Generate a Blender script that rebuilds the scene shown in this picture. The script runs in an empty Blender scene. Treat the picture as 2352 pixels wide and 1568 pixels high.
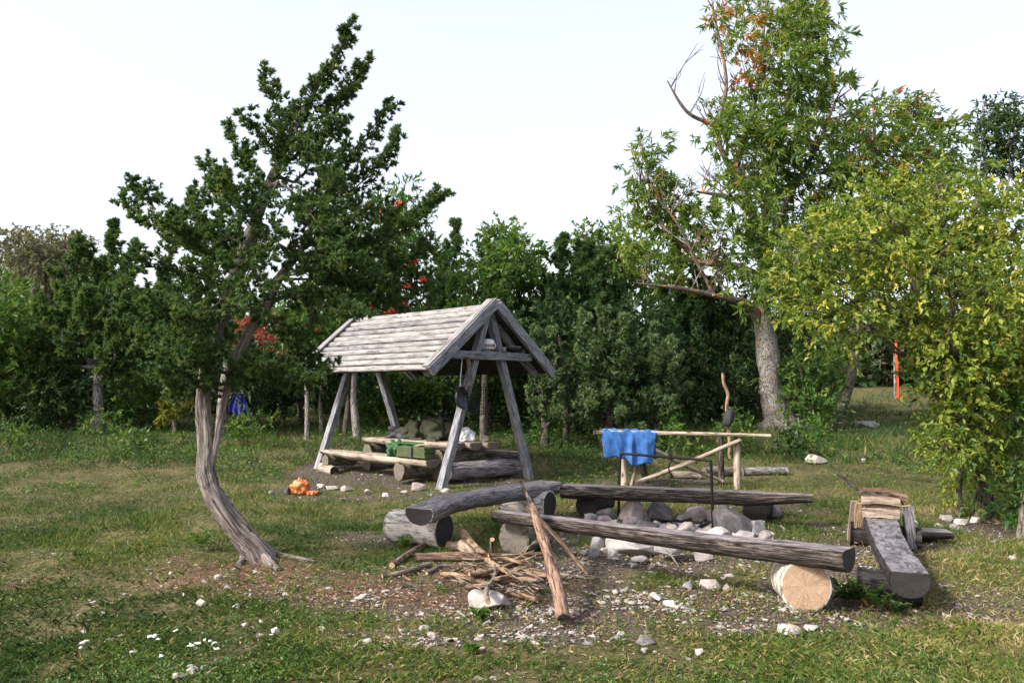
import bpy, bmesh, math, random
import numpy as np
from mathutils import Vector, Matrix

# ------------------------------------------------------------------ camera, sky, sun, exposure
F = 1900.0            # focal length in pixels of a 2352 px wide picture
PITCH = 0.059
EYE = 1.6
SUN_DIR = Vector((-0.86, -0.46, 0.74)).normalized()   # towards the sun
scene = bpy.context.scene
cam_d = bpy.data.cameras.new("camera")
cam = bpy.data.objects.new("camera", cam_d)
scene.collection.objects.link(cam)
cam.location = (0, 0, EYE)
cam.rotation_euler = (math.pi / 2 + PITCH, 0, 0)
cam_d.sensor_width = 36.0
cam_d.lens = F / 2352 * 36.0
cam_d.clip_end = 2000
scene.camera = cam

world = bpy.data.worlds.new("World"); scene.world = world; world.use_nodes = True
wn = world.node_tree.nodes; wl = world.node_tree.links
bgn = wn["Background"]
sky = wn.new("ShaderNodeTexSky"); sky.sky_type = 'NISHITA'; sky.sun_disc = False
sky.sun_elevation = math.asin(SUN_DIR.z)
sky.sun_rotation = math.atan2(SUN_DIR.x, SUN_DIR.y)
sky.dust_density = 3.0; sky.air_density = 1.0; sky.ozone_density = 1.0
veil = wn.new("ShaderNodeMixRGB"); veil.blend_type = 'ADD'      # thin bright high cloud over the whole sky
veil.inputs[0].default_value = 1.0
veil.inputs[2].default_value = (3.2, 2.9, 2.75, 1)
wl.new(sky.outputs[0], veil.inputs[1]); wl.new(veil.outputs[0], bgn.inputs[0])
bgn.inputs[1].default_value = 0.10

sun_d = bpy.data.lights.new("sun", 'SUN'); sun_d.energy = 3.4; sun_d.angle = math.radians(10)
sun_d.color = (1.0, 0.95, 0.87)
sun = bpy.data.objects.new("sun", sun_d); scene.collection.objects.link(sun)
sun.location = (-20, -13, 20)
sun.rotation_euler = SUN_DIR.to_track_quat('Z', 'Y').to_euler()
scene.view_settings.view_transform = 'Standard'; scene.view_settings.look = 'None'
scene.view_settings.exposure = 1.05; scene.view_settings.gamma = 1
scene.render.engine = 'CYCLES'
scene.cycles.use_denoising = True
scene.cycles.max_bounces = 8; scene.cycles.diffuse_bounces = 3; scene.cycles.transparent_max_bounces = 4
scene.cycles.caustics_reflective = False; scene.cycles.caustics_refractive = False

# ------------------------------------------------------------------ pixel / ground helpers
CP, SP = math.cos(PITCH), math.sin(PITCH)
def soft(t): return np.log1p(np.exp(np.clip(t, -30, 30)))
def gz(x, y):
    x = np.asarray(x, float); y = np.asarray(y, float)
    rise = 0.06 * 2.0 * (soft((y - 11.0) / 2.0) - soft((y - 60.0) / 2.0))
    bump = 0.018 * np.sin(1.9 * x + 0.7 * y + 1) + 0.014 * np.sin(2.7 * y - 1.3 * x) + 0.008 * np.sin(5.3 * x + 3.9 * y)
    bump += 0.010 * np.sin(4.1 * y + 6.3 * x + 2)
    return rise + bump
def ray(px, py):
    cx, cy = (px - 1176) / F, (784 - py) / F
    return np.array([cx, CP - SP * cy, SP + CP * cy])
def at_y(px, py, Y):
    d = ray(px, py); return np.array([0, 0, EYE]) + d * (Y / d[1])
def at_z(px, py, z):
    d = ray(px, py); return np.array([0, 0, EYE]) + d * ((z - EYE) / d[2])
def gp(px, py):
    d = ray(px, py); lo = 1.0; t = 2.0
    while t < 400:
        p = np.array([0, 0, EYE]) + d * t
        if p[2] < gz(p[0], p[1]): break
        lo = t; t *= 1.03
    hi = t
    for _ in range(30):
        m = (lo + hi) / 2; p = np.array([0, 0, EYE]) + d * m
        if p[2] < gz(p[0], p[1]): hi = m
        else: lo = m
    return np.array([p[0], p[1], float(gz(p[0], p[1]))])
def G(x, y): return np.array([x, y, float(gz(x, y))])
def nrm(v): v = np.asarray(v, float); return v / (np.linalg.norm(v, axis=-1, keepdims=True) + 1e-9)

# ------------------------------------------------------------------ object bookkeeping
COL = scene.collection
WOFF = {}
def tag(o, label=None, cat=None, group=None, kind=None):
    if label: o["label"] = label
    if cat: o["category"] = cat
    if group: o["group"] = group
    if kind: o["kind"] = kind
    return o
def empty(name, loc, label, cat, group=None):
    o = bpy.data.objects.new(name, None); COL.objects.link(o); o.location = loc
    o.empty_display_size = 0.1
    WOFF[o.name] = np.array(loc, float)
    return tag(o, label, cat, group)
def link_mesh(name, me, loc=(0, 0, 0), parent=None):
    o = bpy.data.objects.new(name, me); COL.objects.link(o)
    if parent is not None:
        o.parent = parent; o.location = np.array(loc) - WOFF[parent.name]
        WOFF[o.name] = np.array(loc, float)
    else:
        o.location = loc; WOFF[o.name] = np.array(loc, float)
    return o
def np_mesh(name, V, loops, sizes, mats, midx=None, uv=None, attrs=None, smooth=True):
    me = bpy.data.meshes.new(name)
    V = np.asarray(V, np.float32); loops = np.asarray(loops, np.int32).ravel(); sizes = np.asarray(sizes, np.int32)
    me.vertices.add(len(V)); me.vertices.foreach_set("co", V.ravel())
    me.loops.add(len(loops)); me.loops.foreach_set("vertex_index", loops)
    me.polygons.add(len(sizes))
    st = np.zeros(len(sizes), np.int32); st[1:] = np.cumsum(sizes)[:-1]
    me.polygons.foreach_set("loop_start", st); me.polygons.foreach_set("loop_total", sizes)
    for m in mats: me.materials.append(m)
    if midx is not None: me.polygons.foreach_set("material_index", np.asarray(midx, np.int32))
    if smooth is not None:
        sm = np.full(len(sizes), bool(smooth)) if not hasattr(smooth, '__len__') else np.asarray(smooth, bool)
        me.polygons.foreach_set("use_smooth", sm)
    if uv is not None:
        l = me.uv_layers.new(name="UVMap"); l.data.foreach_set("uv", np.asarray(uv, np.float32).ravel())
    if attrs:
        for k, a in attrs.items():
            at = me.attributes.new(k, 'FLOAT', 'POINT'); at.data.foreach_set("value", np.asarray(a, np.float32))
    me.update(calc_edges=True)
    return me

# ------------------------------------------------------------------ materials
def new_mat(name):
    m = bpy.data.materials.new(name); m.use_nodes = True
    return m, m.node_tree.nodes, m.node_tree.links, m.node_tree.nodes["Principled BSDF"]
def ramp(nodes, stops):
    r = nodes.new("ShaderNodeValToRGB"); e = r.color_ramp.elements
    while len(e) < len(stops): e.new(0.5)
    for i, (p, c) in enumerate(stops):
        e[i].position = p; e[i].color = (*c, 1)
    return r
def mixc(nodes, links, fac, a, b, mode='MIX'):
    n = nodes.new("ShaderNodeMixRGB"); n.blend_type = mode
    for i, v in ((0, fac), (1, a), (2, b)):
        if isinstance(v, (int, float)): n.inputs[i].default_value = v
        elif isinstance(v, tuple): n.inputs[i].default_value = (*v, 1)
        else: links.new(v, n.inputs[i])
    return n.outputs[0]
def noise(nodes, links, vec, scale, detail=4, rough=0.6, mapping=None, dist=0.0):
    n = nodes.new("ShaderNodeTexNoise"); n.inputs["Scale"].default_value = scale
    n.inputs["Detail"].default_value = detail; n.inputs["Roughness"].default_value = rough
    n.inputs["Distortion"].default_value = dist
    if mapping is not None:
        mp = nodes.new("ShaderNodeMapping"); mp.inputs["Scale"].default_value = mapping
        links.new(vec, mp.inputs[0]); vec = mp.outputs[0]
    links.new(vec, n.inputs["Vector"])
    return n.outputs["Fac"]
def step(nodes, links, v, lo, hi):
    m = nodes.new("ShaderNodeMapRange"); m.inputs[1].default_value = lo; m.inputs[2].default_value = hi
    links.new(v, m.inputs[0]); return m.outputs[0]
def bump(nodes, links, h, bsdf, strength=0.5, dist=0.01):
    b = nodes.new("ShaderNodeBump"); b.inputs["Strength"].default_value = strength; b.inputs["Distance"].default_value = dist
    links.new(h, b.inputs["Height"]); links.new(b.outputs[0], bsdf.inputs["Normal"])
def wood_mat(name, light, mid, dark, grain=(2.0, 30, 1), patch=None, lichen=None, rough=0.85, crack=0.35, bstr=0.7):
    m, n, l, b = new_mat(name)
    uv = n.new("ShaderNodeUVMap").outputs[0]
    oi = n.new("ShaderNodeObjectInfo")
    add = n.new("ShaderNodeVectorMath"); add.operation = 'ADD'
    sc = n.new("ShaderNodeVectorMath"); sc.operation = 'SCALE'; sc.inputs[3].default_value = 37.0
    cmb = n.new("ShaderNodeCombineXYZ"); l.new(oi.outputs["Random"], cmb.inputs[0]); l.new(oi.outputs["Random"], cmb.inputs[1])
    l.new(cmb.outputs[0], sc.inputs[0]); l.new(uv, add.inputs[0]); l.new(sc.outputs[0], add.inputs[1])
    vec = add.outputs[0]
    g1 = noise(n, l, vec, 1.0, 6, 0.68, (grain[0] * 1.8, grain[1], 1), 0.9)
    g2 = noise(n, l, vec, 1.0, 5, 0.7, (grain[0] * 2.2, grain[1] * 2.6, 1), 0.3)
    big = noise(n, l, vec, 1.0, 3, 0.6, (2.5, 6, 1))
    r = ramp(n, [(0.36, dark), (0.47, mid), (0.60, light)]); l.new(g1, r.inputs[0])
    c = mixc(n, l, 0.35, r.outputs[0], r.outputs[0])
    bigr = ramp(n, [(0.3, (0.55, 0.55, 0.55)), (0.7, (1.15, 1.13, 1.1))]); l.new(big, bigr.inputs[0])
    c = mixc(n, l, 0.75, r.outputs[0], bigr.outputs[0], 'MULTIPLY')
    cr = step(n, l, g2, crack + 0.04, crack + 0.10)
    c = mixc(n, l, cr, dark, c)
    ov = step(n, l, oi.outputs["Random"], 0.0, 1.0)
    br = ramp(n, [(0, (0.82, 0.82, 0.84)), (1, (1.1, 1.08, 1.05))]); l.new(ov, br.inputs[0])
    c = mixc(n, l, 1.0, c, br.outputs[0], 'MULTIPLY')
    kv = n.new("ShaderNodeTexVoronoi"); kv.inputs["Scale"].default_value = 1.0
    kmp = n.new("ShaderNodeMapping"); kmp.inputs["Scale"].default_value = (3.0, 5.5, 1); l.new(vec, kmp.inputs[0]); l.new(kmp.outputs[0], kv.inputs["Vector"])
    kf = step(n, l, kv.outputs["Distance"], 0.05, 0.16)
    c = mixc(n, l, kf, tuple(0.6 * v for v in dark), c)
    if patch:
        pf = step(n, l, noise(n, l, vec, 1.0, 5, 0.7, patch[1], 0.8), patch[2], patch[2] + 0.08)
        c = mixc(n, l, pf, c, patch[0])
    if lichen:
        geo = n.new("ShaderNodeNewGeometry")
        lf = step(n, l, noise(n, l, geo.outputs["Position"], lichen[1], 6, 0.7), lichen[2], lichen[2] + 0.05)
        c = mixc(n, l, lf, c, lichen[0])
    l.new(c, b.inputs["Base Color"]); b.inputs["Roughness"].default_value = rough
    b.inputs["Specular IOR Level"].default_value = 0.25
    hh = mixc(n, l, cr, (0, 0, 0), g1)
    bump(n, l, hh, b, bstr, 0.02)
    return m
def end_mat(name, light, dark, ring=60.0, cracks=0.5):
    m, n, l, b = new_mat(name)
    uv = n.new("ShaderNodeUVMap").outputs[0]
    nz = noise(n, l, uv, 9, 3)
    ln = n.new("ShaderNodeVectorMath"); ln.operation = 'LENGTH'; l.new(uv, ln.inputs[0])
    a = n.new("ShaderNodeMath"); a.operation = 'MULTIPLY_ADD'; l.new(nz, a.inputs[0]); a.inputs[1].default_value = 0.03; l.new(ln.outputs["Value"], a.inputs[2])
    s = n.new("ShaderNodeMath"); s.operation = 'MULTIPLY'; l.new(a.outputs[0], s.inputs[0]); s.inputs[1].default_value = ring * 6.283
    si = n.new("ShaderNodeMath"); si.operation = 'SINE'; l.new(s.outputs[0], si.inputs[0])
    st = step(n, l, si.outputs[0], -1.0, 1.0)
    # radial splits
    gr = n.new("ShaderNodeTexGradient"); gr.gradient_type = 'RADIAL'; l.new(uv, gr.inputs[0])
    cx = n.new("ShaderNodeCombineXYZ"); l.new(gr.outputs[1], cx.inputs[0]); 
    l.new(ln.outputs["Value"], cx.inputs[1])
    rad = noise(n, l, cx.outputs[0], 1.0, 4, 0.7, (38, 2.5, 1))
    rk = step(n, l, rad, 0.36, 0.43)
    blot = step(n, l, noise(n, l, uv, 14, 5, 0.7), 0.32, 0.62)
    c = mixc(n, l, st, tuple(0.88 * v for v in light), light)
    c = mixc(n, l, blot, tuple(0.5 * v + 0.5 * w for v, w in zip(light, dark)), c)
    k = n.new("ShaderNodeMath"); k.operation = 'MAXIMUM'; l.new(rk, k.inputs[0]); k.inputs[1].default_value = 1 - cracks
    c = mixc(n, l, k.outputs[0], dark, c)
    fine = noise(n, l, uv, 90, 3, 0.7)
    fr = ramp(n, [(0.3, (0.75, 0.75, 0.75)), (0.7, (1.15, 1.15, 1.15))]); l.new(fine, fr.inputs[0])
    c = mixc(n, l, 1.0, c, fr.outputs[0], 'MULTIPLY')
    l.new(c, b.inputs["Base Color"]); b.inputs["Roughness"].default_value = 0.9
    bump(n, l, mixc(n, l, rk, (0, 0, 0), fine), b, 0.5, 0.008)
    return m
def stone_mat(name, c1, c2, c3, scale=7, lichen=None):
    m, n, l, b = new_mat(name)
    oi = n.new("ShaderNodeObjectInfo"); geo = n.new("ShaderNodeTexCoord")
    sc = n.new("ShaderNodeVectorMath"); sc.operation = 'SCALE'; sc.inputs[3].default_value = 50.0
    l.new(oi.outputs["Random"], sc.inputs[0])
    add = n.new("ShaderNodeVectorMath"); l.new(geo.outputs["Object"], add.inputs[0]); l.new(sc.outputs[0], add.inputs[1])
    f = noise(n, l, add.outputs[0], scale, 7, 0.68)
    r = ramp(n, [(0.28, c1), (0.5, c2), (0.72, c3)]); l.new(f, r.inputs[0])
    c = r.outputs[0]
    br = ramp(n, [(0, (0.7, 0.7, 0.72)), (1, (1.15, 1.1, 1.05))]); l.new(oi.outputs["Random"], br.inputs[0])
    c = mixc(n, l, 1.0, c, br.outputs[0], 'MULTIPLY')
    sp = noise(n, l, add.outputs[0], scale * 9, 3, 0.6)
    spr = ramp(n, [(0.3, (0.7, 0.7, 0.7)), (0.65, (1.2, 1.2, 1.2))]); l.new(sp, spr.inputs[0])
    c = mixc(n, l, 0.7, c, spr.outputs[0], 'MULTIPLY')
    if lichen:
        lf = step(n, l, noise(n, l, add.outputs[0], lichen[1], 5), lichen[2], lichen[2] + 0.06)
        c = mixc(n, l, lf, c, lichen[0])
    l.new(c, b.inputs["Base Color"]); b.inputs["Roughness"].default_value = 0.9; b.inputs["Specular IOR Level"].default_value = 0.2
    bump(n, l, f, b, 0.6, 0.02)
    return m
def plain_mat(name, col, rough=0.6, metal=0.0, var=0.25, scale=12, fine=0):
    m, n, l, b = new_mat(name)
    tc = n.new("ShaderNodeTexCoord")
    f = noise(n, l, tc.outputs["Object"], scale, 5, 0.65)
    r = ramp(n, [(0.3, tuple(v * (1 - var) for v in col)), (0.7, tuple(min(1, v * (1 + var)) for v in col))]); l.new(f, r.inputs[0])
    l.new(r.outputs[0], b.inputs["Base Color"]); b.inputs["Roughness"].default_value = rough; b.inputs["Metallic"].default_value = metal
    if fine:
        bump(n, l, noise(n, l, tc.outputs["Object"], fine, 3), b, 0.35, 0.004)
    else:
        bump(n, l, f, b, 0.2, 0.004)
    return m
def leaf_mat(name, stops, trans=0.35, rough=0.5, spec=0.3):
    m, n, l, b = new_mat(name)
    at = n.new("ShaderNodeAttribute"); at.attribute_name = "tint"
    r = ramp(n, stops); l.new(at.outputs["Fac"], r.inputs[0])
    l.new(r.outputs[0], b.inputs["Base Color"]); b.inputs["Roughness"].default_value = rough
    b.inputs["Specular IOR Level"].default_value = spec
    if trans > 0:
        t = n.new("ShaderNodeBsdfTranslucent")
        tc = mixc(n, l, 1.0, r.outputs[0], (1.25, 1.25, 0.6), 'MULTIPLY'); l.new(tc, t.inputs[0])
        mx = n.new("ShaderNodeMixShader"); mx.inputs[0].default_value = trans
        l.new(b.outputs[0], mx.inputs[1]); l.new(t.outputs[0], mx.inputs[2])
        l.new(mx.outputs[0], n["Material Output"].inputs[0])
    return m

M = {}
M['roof'] = wood_mat("weathered_roof_wood", (0.34, 0.335, 0.34), (0.26, 0.252, 0.255), (0.12, 0.11, 0.108), (1.6, 20, 1), crack=0.30)
M['beam'] = wood_mat("grey_beam_wood", (0.34, 0.355, 0.40), (0.235, 0.245, 0.285), (0.07, 0.065, 0.07), (2, 40, 1), lichen=((0.30, 0.31, 0.25), 9, 0.60))
M['pale'] = wood_mat("pale_weathered_log", (0.50, 0.43, 0.35), (0.36, 0.30, 0.24), (0.10, 0.075, 0.06), (1.6, 22, 1), crack=0.30)
M['grey'] = wood_mat("grey_bench_log", (0.36, 0.34, 0.36), (0.22, 0.205, 0.22), (0.05, 0.045, 0.05), (2.2, 30, 1), crack=0.36)
M['dark'] = wood_mat("dark_bench_log", (0.20, 0.17, 0.15), (0.075, 0.060, 0.054), (0.015, 0.012, 0.011), (2.0, 26, 1), crack=0.40)  # deepened so the bench sides carry their underside shade in the colour
M['darktop'] = wood_mat("worn_bench_top", (0.40, 0.36, 0.36), (0.25, 0.22, 0.225), (0.05, 0.04, 0.04), (2.4, 24, 1), crack=0.35)
M['slate'] = wood_mat("slate_grey_plank_top", (0.27, 0.255, 0.27), (0.165, 0.155, 0.17), (0.05, 0.045, 0.05), (4, 16, 1), patch=((0.42, 0.41, 0.42), (22, 22, 1), 0.68), crack=0.30)
M['black'] = wood_mat("charred_log_and_light_blocker", (0.06, 0.055, 0.055), (0.03, 0.027, 0.028), (0.008, 0.007, 0.007), (2.4, 24, 1), crack=0.35)
M['white'] = wood_mat("white_barkless_log", (0.68, 0.65, 0.63), (0.56, 0.53, 0.51), (0.08, 0.07, 0.065), (2.0, 14, 1), patch=((0.06, 0.05, 0.045), (5, 32, 1), 0.60), crack=0.33)
M['birch'] = wood_mat("birch_bark", (0.68, 0.64, 0.58), (0.52, 0.47, 0.41), (0.10, 0.07, 0.05), (26, 4, 1), patch=((0.05, 0.04, 0.035), (34, 5, 1), 0.62), crack=0.28)
M['mossy'] = wood_mat("mossy_old_log", (0.27, 0.245, 0.20), (0.17, 0.15, 0.12), (0.04, 0.035, 0.03), (3, 18, 1), lichen=((0.10, 0.11, 0.045), 11, 0.56), crack=0.36)
M['branch'] = wood_mat("reddish_branch_bark", (0.36, 0.24, 0.175), (0.20, 0.125, 0.09), (0.05, 0.03, 0.025), (2.0, 34, 1), crack=0.36)
M['branch2'] = wood_mat("tan_branch_wood", (0.40, 0.29, 0.19), (0.25, 0.17, 0.11), (0.07, 0.045, 0.03), (3.0, 20, 1), crack=0.32)
M['branch3'] = wood_mat("grey_dead_twig", (0.30, 0.26, 0.21), (0.19, 0.16, 0.13), (0.05, 0.04, 0.03), (3.0, 20, 1), crack=0.32)
M['split'] = wood_mat("fresh_split_wood", (0.40, 0.325, 0.265), (0.28, 0.215, 0.17), (0.07, 0.048, 0.038), (2.0, 30, 1), crack=0.28)
M['jbark'] = wood_mat("juniper_bark", (0.42, 0.375, 0.345), (0.28, 0.24, 0.22), (0.10, 0.08, 0.07), (1.1, 48, 1), crack=0.38, bstr=1.0)
M['abark'] = wood_mat("ash_bark", (0.34, 0.32, 0.29), (0.22, 0.205, 0.19), (0.07, 0.06, 0.055), (7, 16, 1), lichen=((0.34, 0.15, 0.045), 2.6, 0.60), crack=0.36, bstr=1.0)
M['lbark'] = wood_mat("lichen_limb_bark", (0.25, 0.21, 0.18), (0.15, 0.125, 0.105), (0.05, 0.04, 0.035), (5, 16, 1), lichen=((0.40, 0.15, 0.03), 3.0, 0.56), crack=0.34)
M['bark'] = wood_mat("dark_bark", (0.19, 0.165, 0.14), (0.11, 0.095, 0.08), (0.03, 0.025, 0.022), (4, 20, 1), crack=0.36)
M['gbark'] = wood_mat("pale_grey_bark", (0.40, 0.38, 0.36), (0.27, 0.25, 0.24), (0.06, 0.055, 0.05), (3, 24, 1), crack=0.37)
M['end_dark'] = end_mat("dark_sawn_end", (0.028, 0.024, 0.023), (0.004, 0.004, 0.004), 40, 0.9)
M['end_grey'] = end_mat("grey_sawn_end", (0.17, 0.145, 0.12), (0.025, 0.02, 0.018), 55, 0.8)
M['end_fresh'] = end_mat("fresh_birch_end", (0.48, 0.335, 0.225), (0.17, 0.09, 0.05), 80, 0.35)
M['end_tan'] = end_mat("tan_branch_end", (0.50, 0.33, 0.19), (0.15, 0.08, 0.05), 120, 0.3)
M['st_grey'] = stone_mat("grey_fieldstone", (0.14, 0.135, 0.14), (0.28, 0.27, 0.275), (0.44, 0.42, 0.42))
M['st_dark'] = stone_mat("dark_fieldstone", (0.05, 0.048, 0.053), (0.115, 0.108, 0.115), (0.25, 0.235, 0.23))
M['st_pink'] = stone_mat("pink_granite_stone", (0.19, 0.165, 0.165), (0.33, 0.285, 0.28), (0.48, 0.43, 0.42))
M['st_white'] = stone_mat("white_limestone", (0.24, 0.215, 0.20), (0.41, 0.38, 0.36), (0.58, 0.55, 0.53), 9)
M['st_lichen'] = stone_mat("lichened_stone", (0.22, 0.21, 0.20), (0.42, 0.41, 0.39), (0.60, 0.58, 0.56), 8, ((0.07, 0.065, 0.06), 16, 0.55))
M['st_moss'] = stone_mat("mossy_boulder", (0.22, 0.21, 0.20), (0.36, 0.34, 0.32), (0.5, 0.48, 0.45), 6, ((0.12, 0.13, 0.05), 5, 0.52))
M['iron'] = plain_mat("black_iron", (0.020, 0.017, 0.017), 0.55, 0.6, 0.4, 30)
M['rust'] = plain_mat("rusty_iron", (0.10, 0.048, 0.032), 0.8, 0.2, 0.5, 25)
M['pan'] = plain_mat("sooty_pan_metal", (0.045, 0.045, 0.055), 0.4, 0.7, 0.35, 14)
M['steel'] = plain_mat("pale_steel", (0.42, 0.44, 0.45), 0.4, 0.7, 0.2, 20)
M['enamel'] = plain_mat("white_enamel", (0.72, 0.72, 0.74), 0.25, 0, 0.06, 8)
M['enamel_black'] = plain_mat("black_enamel_print", (0.02, 0.015, 0.02), 0.35)
M['enamel_red'] = plain_mat("red_enamel_print", (0.45, 0.05, 0.04), 0.35)
M['blue'] = plain_mat("blue_towelling", (0.030, 0.115, 0.34), 0.95, 0, 0.35, 9, 130)
M['navy'] = plain_mat("royal_blue_cloth", (0.012, 0.016, 0.17), 0.85, 0, 0.25, 6, 90)
M['olive'] = plain_mat("olive_canvas", (0.032, 0.037, 0.017), 0.85, 0, 0.3, 8, 120)
M['strap'] = plain_mat("dark_webbing", (0.018, 0.018, 0.022), 0.8, 0, 0.2, 20, 150)
M['greybag'] = plain_mat("dark_grey_cloth", (0.06, 0.058, 0.07), 0.85, 0, 0.3, 9, 100)
M['plastic_white'] = plain_mat("white_plastic_bag", (0.74, 0.74, 0.77), 0.4, 0, 0.06, 6, 30)
M['plastic_orange'] = plain_mat("orange_plastic_bag", (0.55, 0.18, 0.06), 0.45, 0, 0.25, 10, 30)
M['greenbag'] = plain_mat("green_cloth", (0.022, 0.085, 0.030), 0.8, 0, 0.25, 9, 100)
M['mat'] = plain_mat("olive_foam_mat", (0.065, 0.085, 0.03), 0.85, 0, 0.2, 14, 60)
M['bottle'] = plain_mat("clear_pale_plastic", (0.62, 0.66, 0.68), 0.12, 0, 0.05, 5)
M['cap'] = plain_mat("bright_green_cap", (0.10, 0.55, 0.10), 0.35, 0, 0.05, 5)
M['orange'] = plain_mat("orange_red_tape", (0.80, 0.10, 0.035), 0.5, 0, 0.1, 5)
M['ash'] = stone_mat("white_ash", (0.16, 0.15, 0.15), (0.42, 0.40, 0.40), (0.66, 0.64, 0.64), 11)
M['berry'] = plain_mat("red_berry", (0.55, 0.025, 0.02), 0.3, 0, 0.2, 9)
M['petal'] = plain_mat("white_petal", (0.78, 0.78, 0.74), 0.6, 0, 0.05, 9)
M['stem'] = plain_mat("green_stem", (0.10, 0.14, 0.05), 0.6, 0, 0.1, 9)

LEAF = {}
LEAF['jun'] = leaf_mat("juniper_needles", [(0, (0.026, 0.062, 0.024)), (0.45, (0.062, 0.122, 0.040)), (0.8, (0.120, 0.180, 0.050)), (1, (0.19, 0.225, 0.066))], 0.34, 0.6)
LEAF['jun2'] = leaf_mat("bluish_juniper_needles", [(0, (0.042, 0.080, 0.038)), (0.5, (0.105, 0.165, 0.070)), (1, (0.20, 0.260, 0.115))], 0.32, 0.6)
LEAF['ash'] = leaf_mat("ash_leaves", [(0, (0.060, 0.120, 0.028)), (0.5, (0.145, 0.225, 0.042)), (0.85, (0.27, 0.30, 0.058)), (0.94, (0.34, 0.22, 0.05)), (1, (0.42, 0.10, 0.06))], 0.48, 0.45)
LEAF['bush'] = leaf_mat("yellowing_leaves", [(0, (0.075, 0.140, 0.028)), (0.4, (0.18, 0.24, 0.040)), (0.75, (0.32, 0.35, 0.058)), (1, (0.52, 0.46, 0.10))], 0.42, 0.42)
LEAF['green'] = leaf_mat("fresh_green_leaves", [(0, (0.032, 0.085, 0.024)), (0.5, (0.075, 0.155, 0.030)), (1, (0.18, 0.24, 0.050))], 0.40, 0.5)
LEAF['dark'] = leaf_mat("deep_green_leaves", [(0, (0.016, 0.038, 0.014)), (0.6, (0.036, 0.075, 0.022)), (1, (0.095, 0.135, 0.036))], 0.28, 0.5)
LEAF['olive'] = leaf_mat("greyish_olive_leaves", [(0, (0.085, 0.098, 0.060)), (0.5, (0.150, 0.155, 0.095)), (1, (0.23, 0.21, 0.14))], 0.35, 0.6)
LEAF['red'] = leaf_mat("reddish_leaves", [(0, (0.10, 0.10, 0.03)), (0.5, (0.30, 0.07, 0.05)), (1, (0.45, 0.10, 0.10))], 0.4, 0.5)
LEAF['yellow'] = leaf_mat("yellow_green_leaves", [(0, (0.15, 0.19, 0.03)), (0.6, (0.34, 0.33, 0.05)), (1, (0.50, 0.43, 0.07))], 0.45, 0.5)
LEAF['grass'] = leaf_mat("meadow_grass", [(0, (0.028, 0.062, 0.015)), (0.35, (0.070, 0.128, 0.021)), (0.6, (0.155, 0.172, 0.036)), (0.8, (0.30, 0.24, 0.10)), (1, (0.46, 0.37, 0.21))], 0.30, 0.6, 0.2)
LEAF['herb'] = leaf_mat("meadow_herbs", [(0, (0.035, 0.085, 0.022)), (0.6, (0.085, 0.165, 0.035)), (1, (0.24, 0.27, 0.06))], 0.35, 0.5)
LEAF['litter'] = leaf_mat("dry_leaf_litter", [(0, (0.06, 0.035, 0.025)), (0.5, (0.20, 0.12, 0.08)), (0.85, (0.34, 0.25, 0.16)), (1, (0.40, 0.29, 0.12))], 0.1, 0.8)

# ------------------------------------------------------------------ lofted solids
def resample(pts, n):
    pts = np.asarray(pts, float)
    if len(pts) == 2:
        t = np.linspace(0, 1, n)[:, None]; return pts[0] * (1 - t) + pts[1] * t
    P = np.vstack([2 * pts[0] - pts[1], pts, 2 * pts[-1] - pts[-2]])
    out = []
    for s in np.linspace(0, len(pts) - 1 - 1e-6, n):
        i = int(s); t = s - i; p0, p1, p2, p3 = P[i], P[i + 1], P[i + 2], P[i + 3]
        out.append(0.5 * ((2 * p1) + (-p0 + p2) * t + (2 * p0 - 5 * p1 + 4 * p2 - p3) * t * t + (-p0 + 3 * p1 - 3 * p2 + p3) * t ** 3))
    return np.array(out)
def prof_round(k=16):
    a = np.linspace(0, 2 * np.pi, k, endpoint=False); return np.stack([np.cos(a), np.sin(a)], 1)
def prof_D(k=16, top=0.35):            # round log split flat on top
    p = prof_round(k); p[:, 1] = np.minimum(p[:, 1], top); return p
def prof_box(w, h, b=0.12):
    c = min(w, h) * b
    return np.array([(w - c, -h), (w, -h + c), (w, h - c), (w - c, h), (-w + c, h), (-w, h - c), (-w, -h + c), (-w + c, -h)], float)
def prof_slab(w, h, k=7):              # half-round slab: flat below, rounded above
    a = np.linspace(0, np.pi, k); p = np.stack([w * np.cos(a), h * np.sin(a) ** 0.8], 1)
    return p
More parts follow.
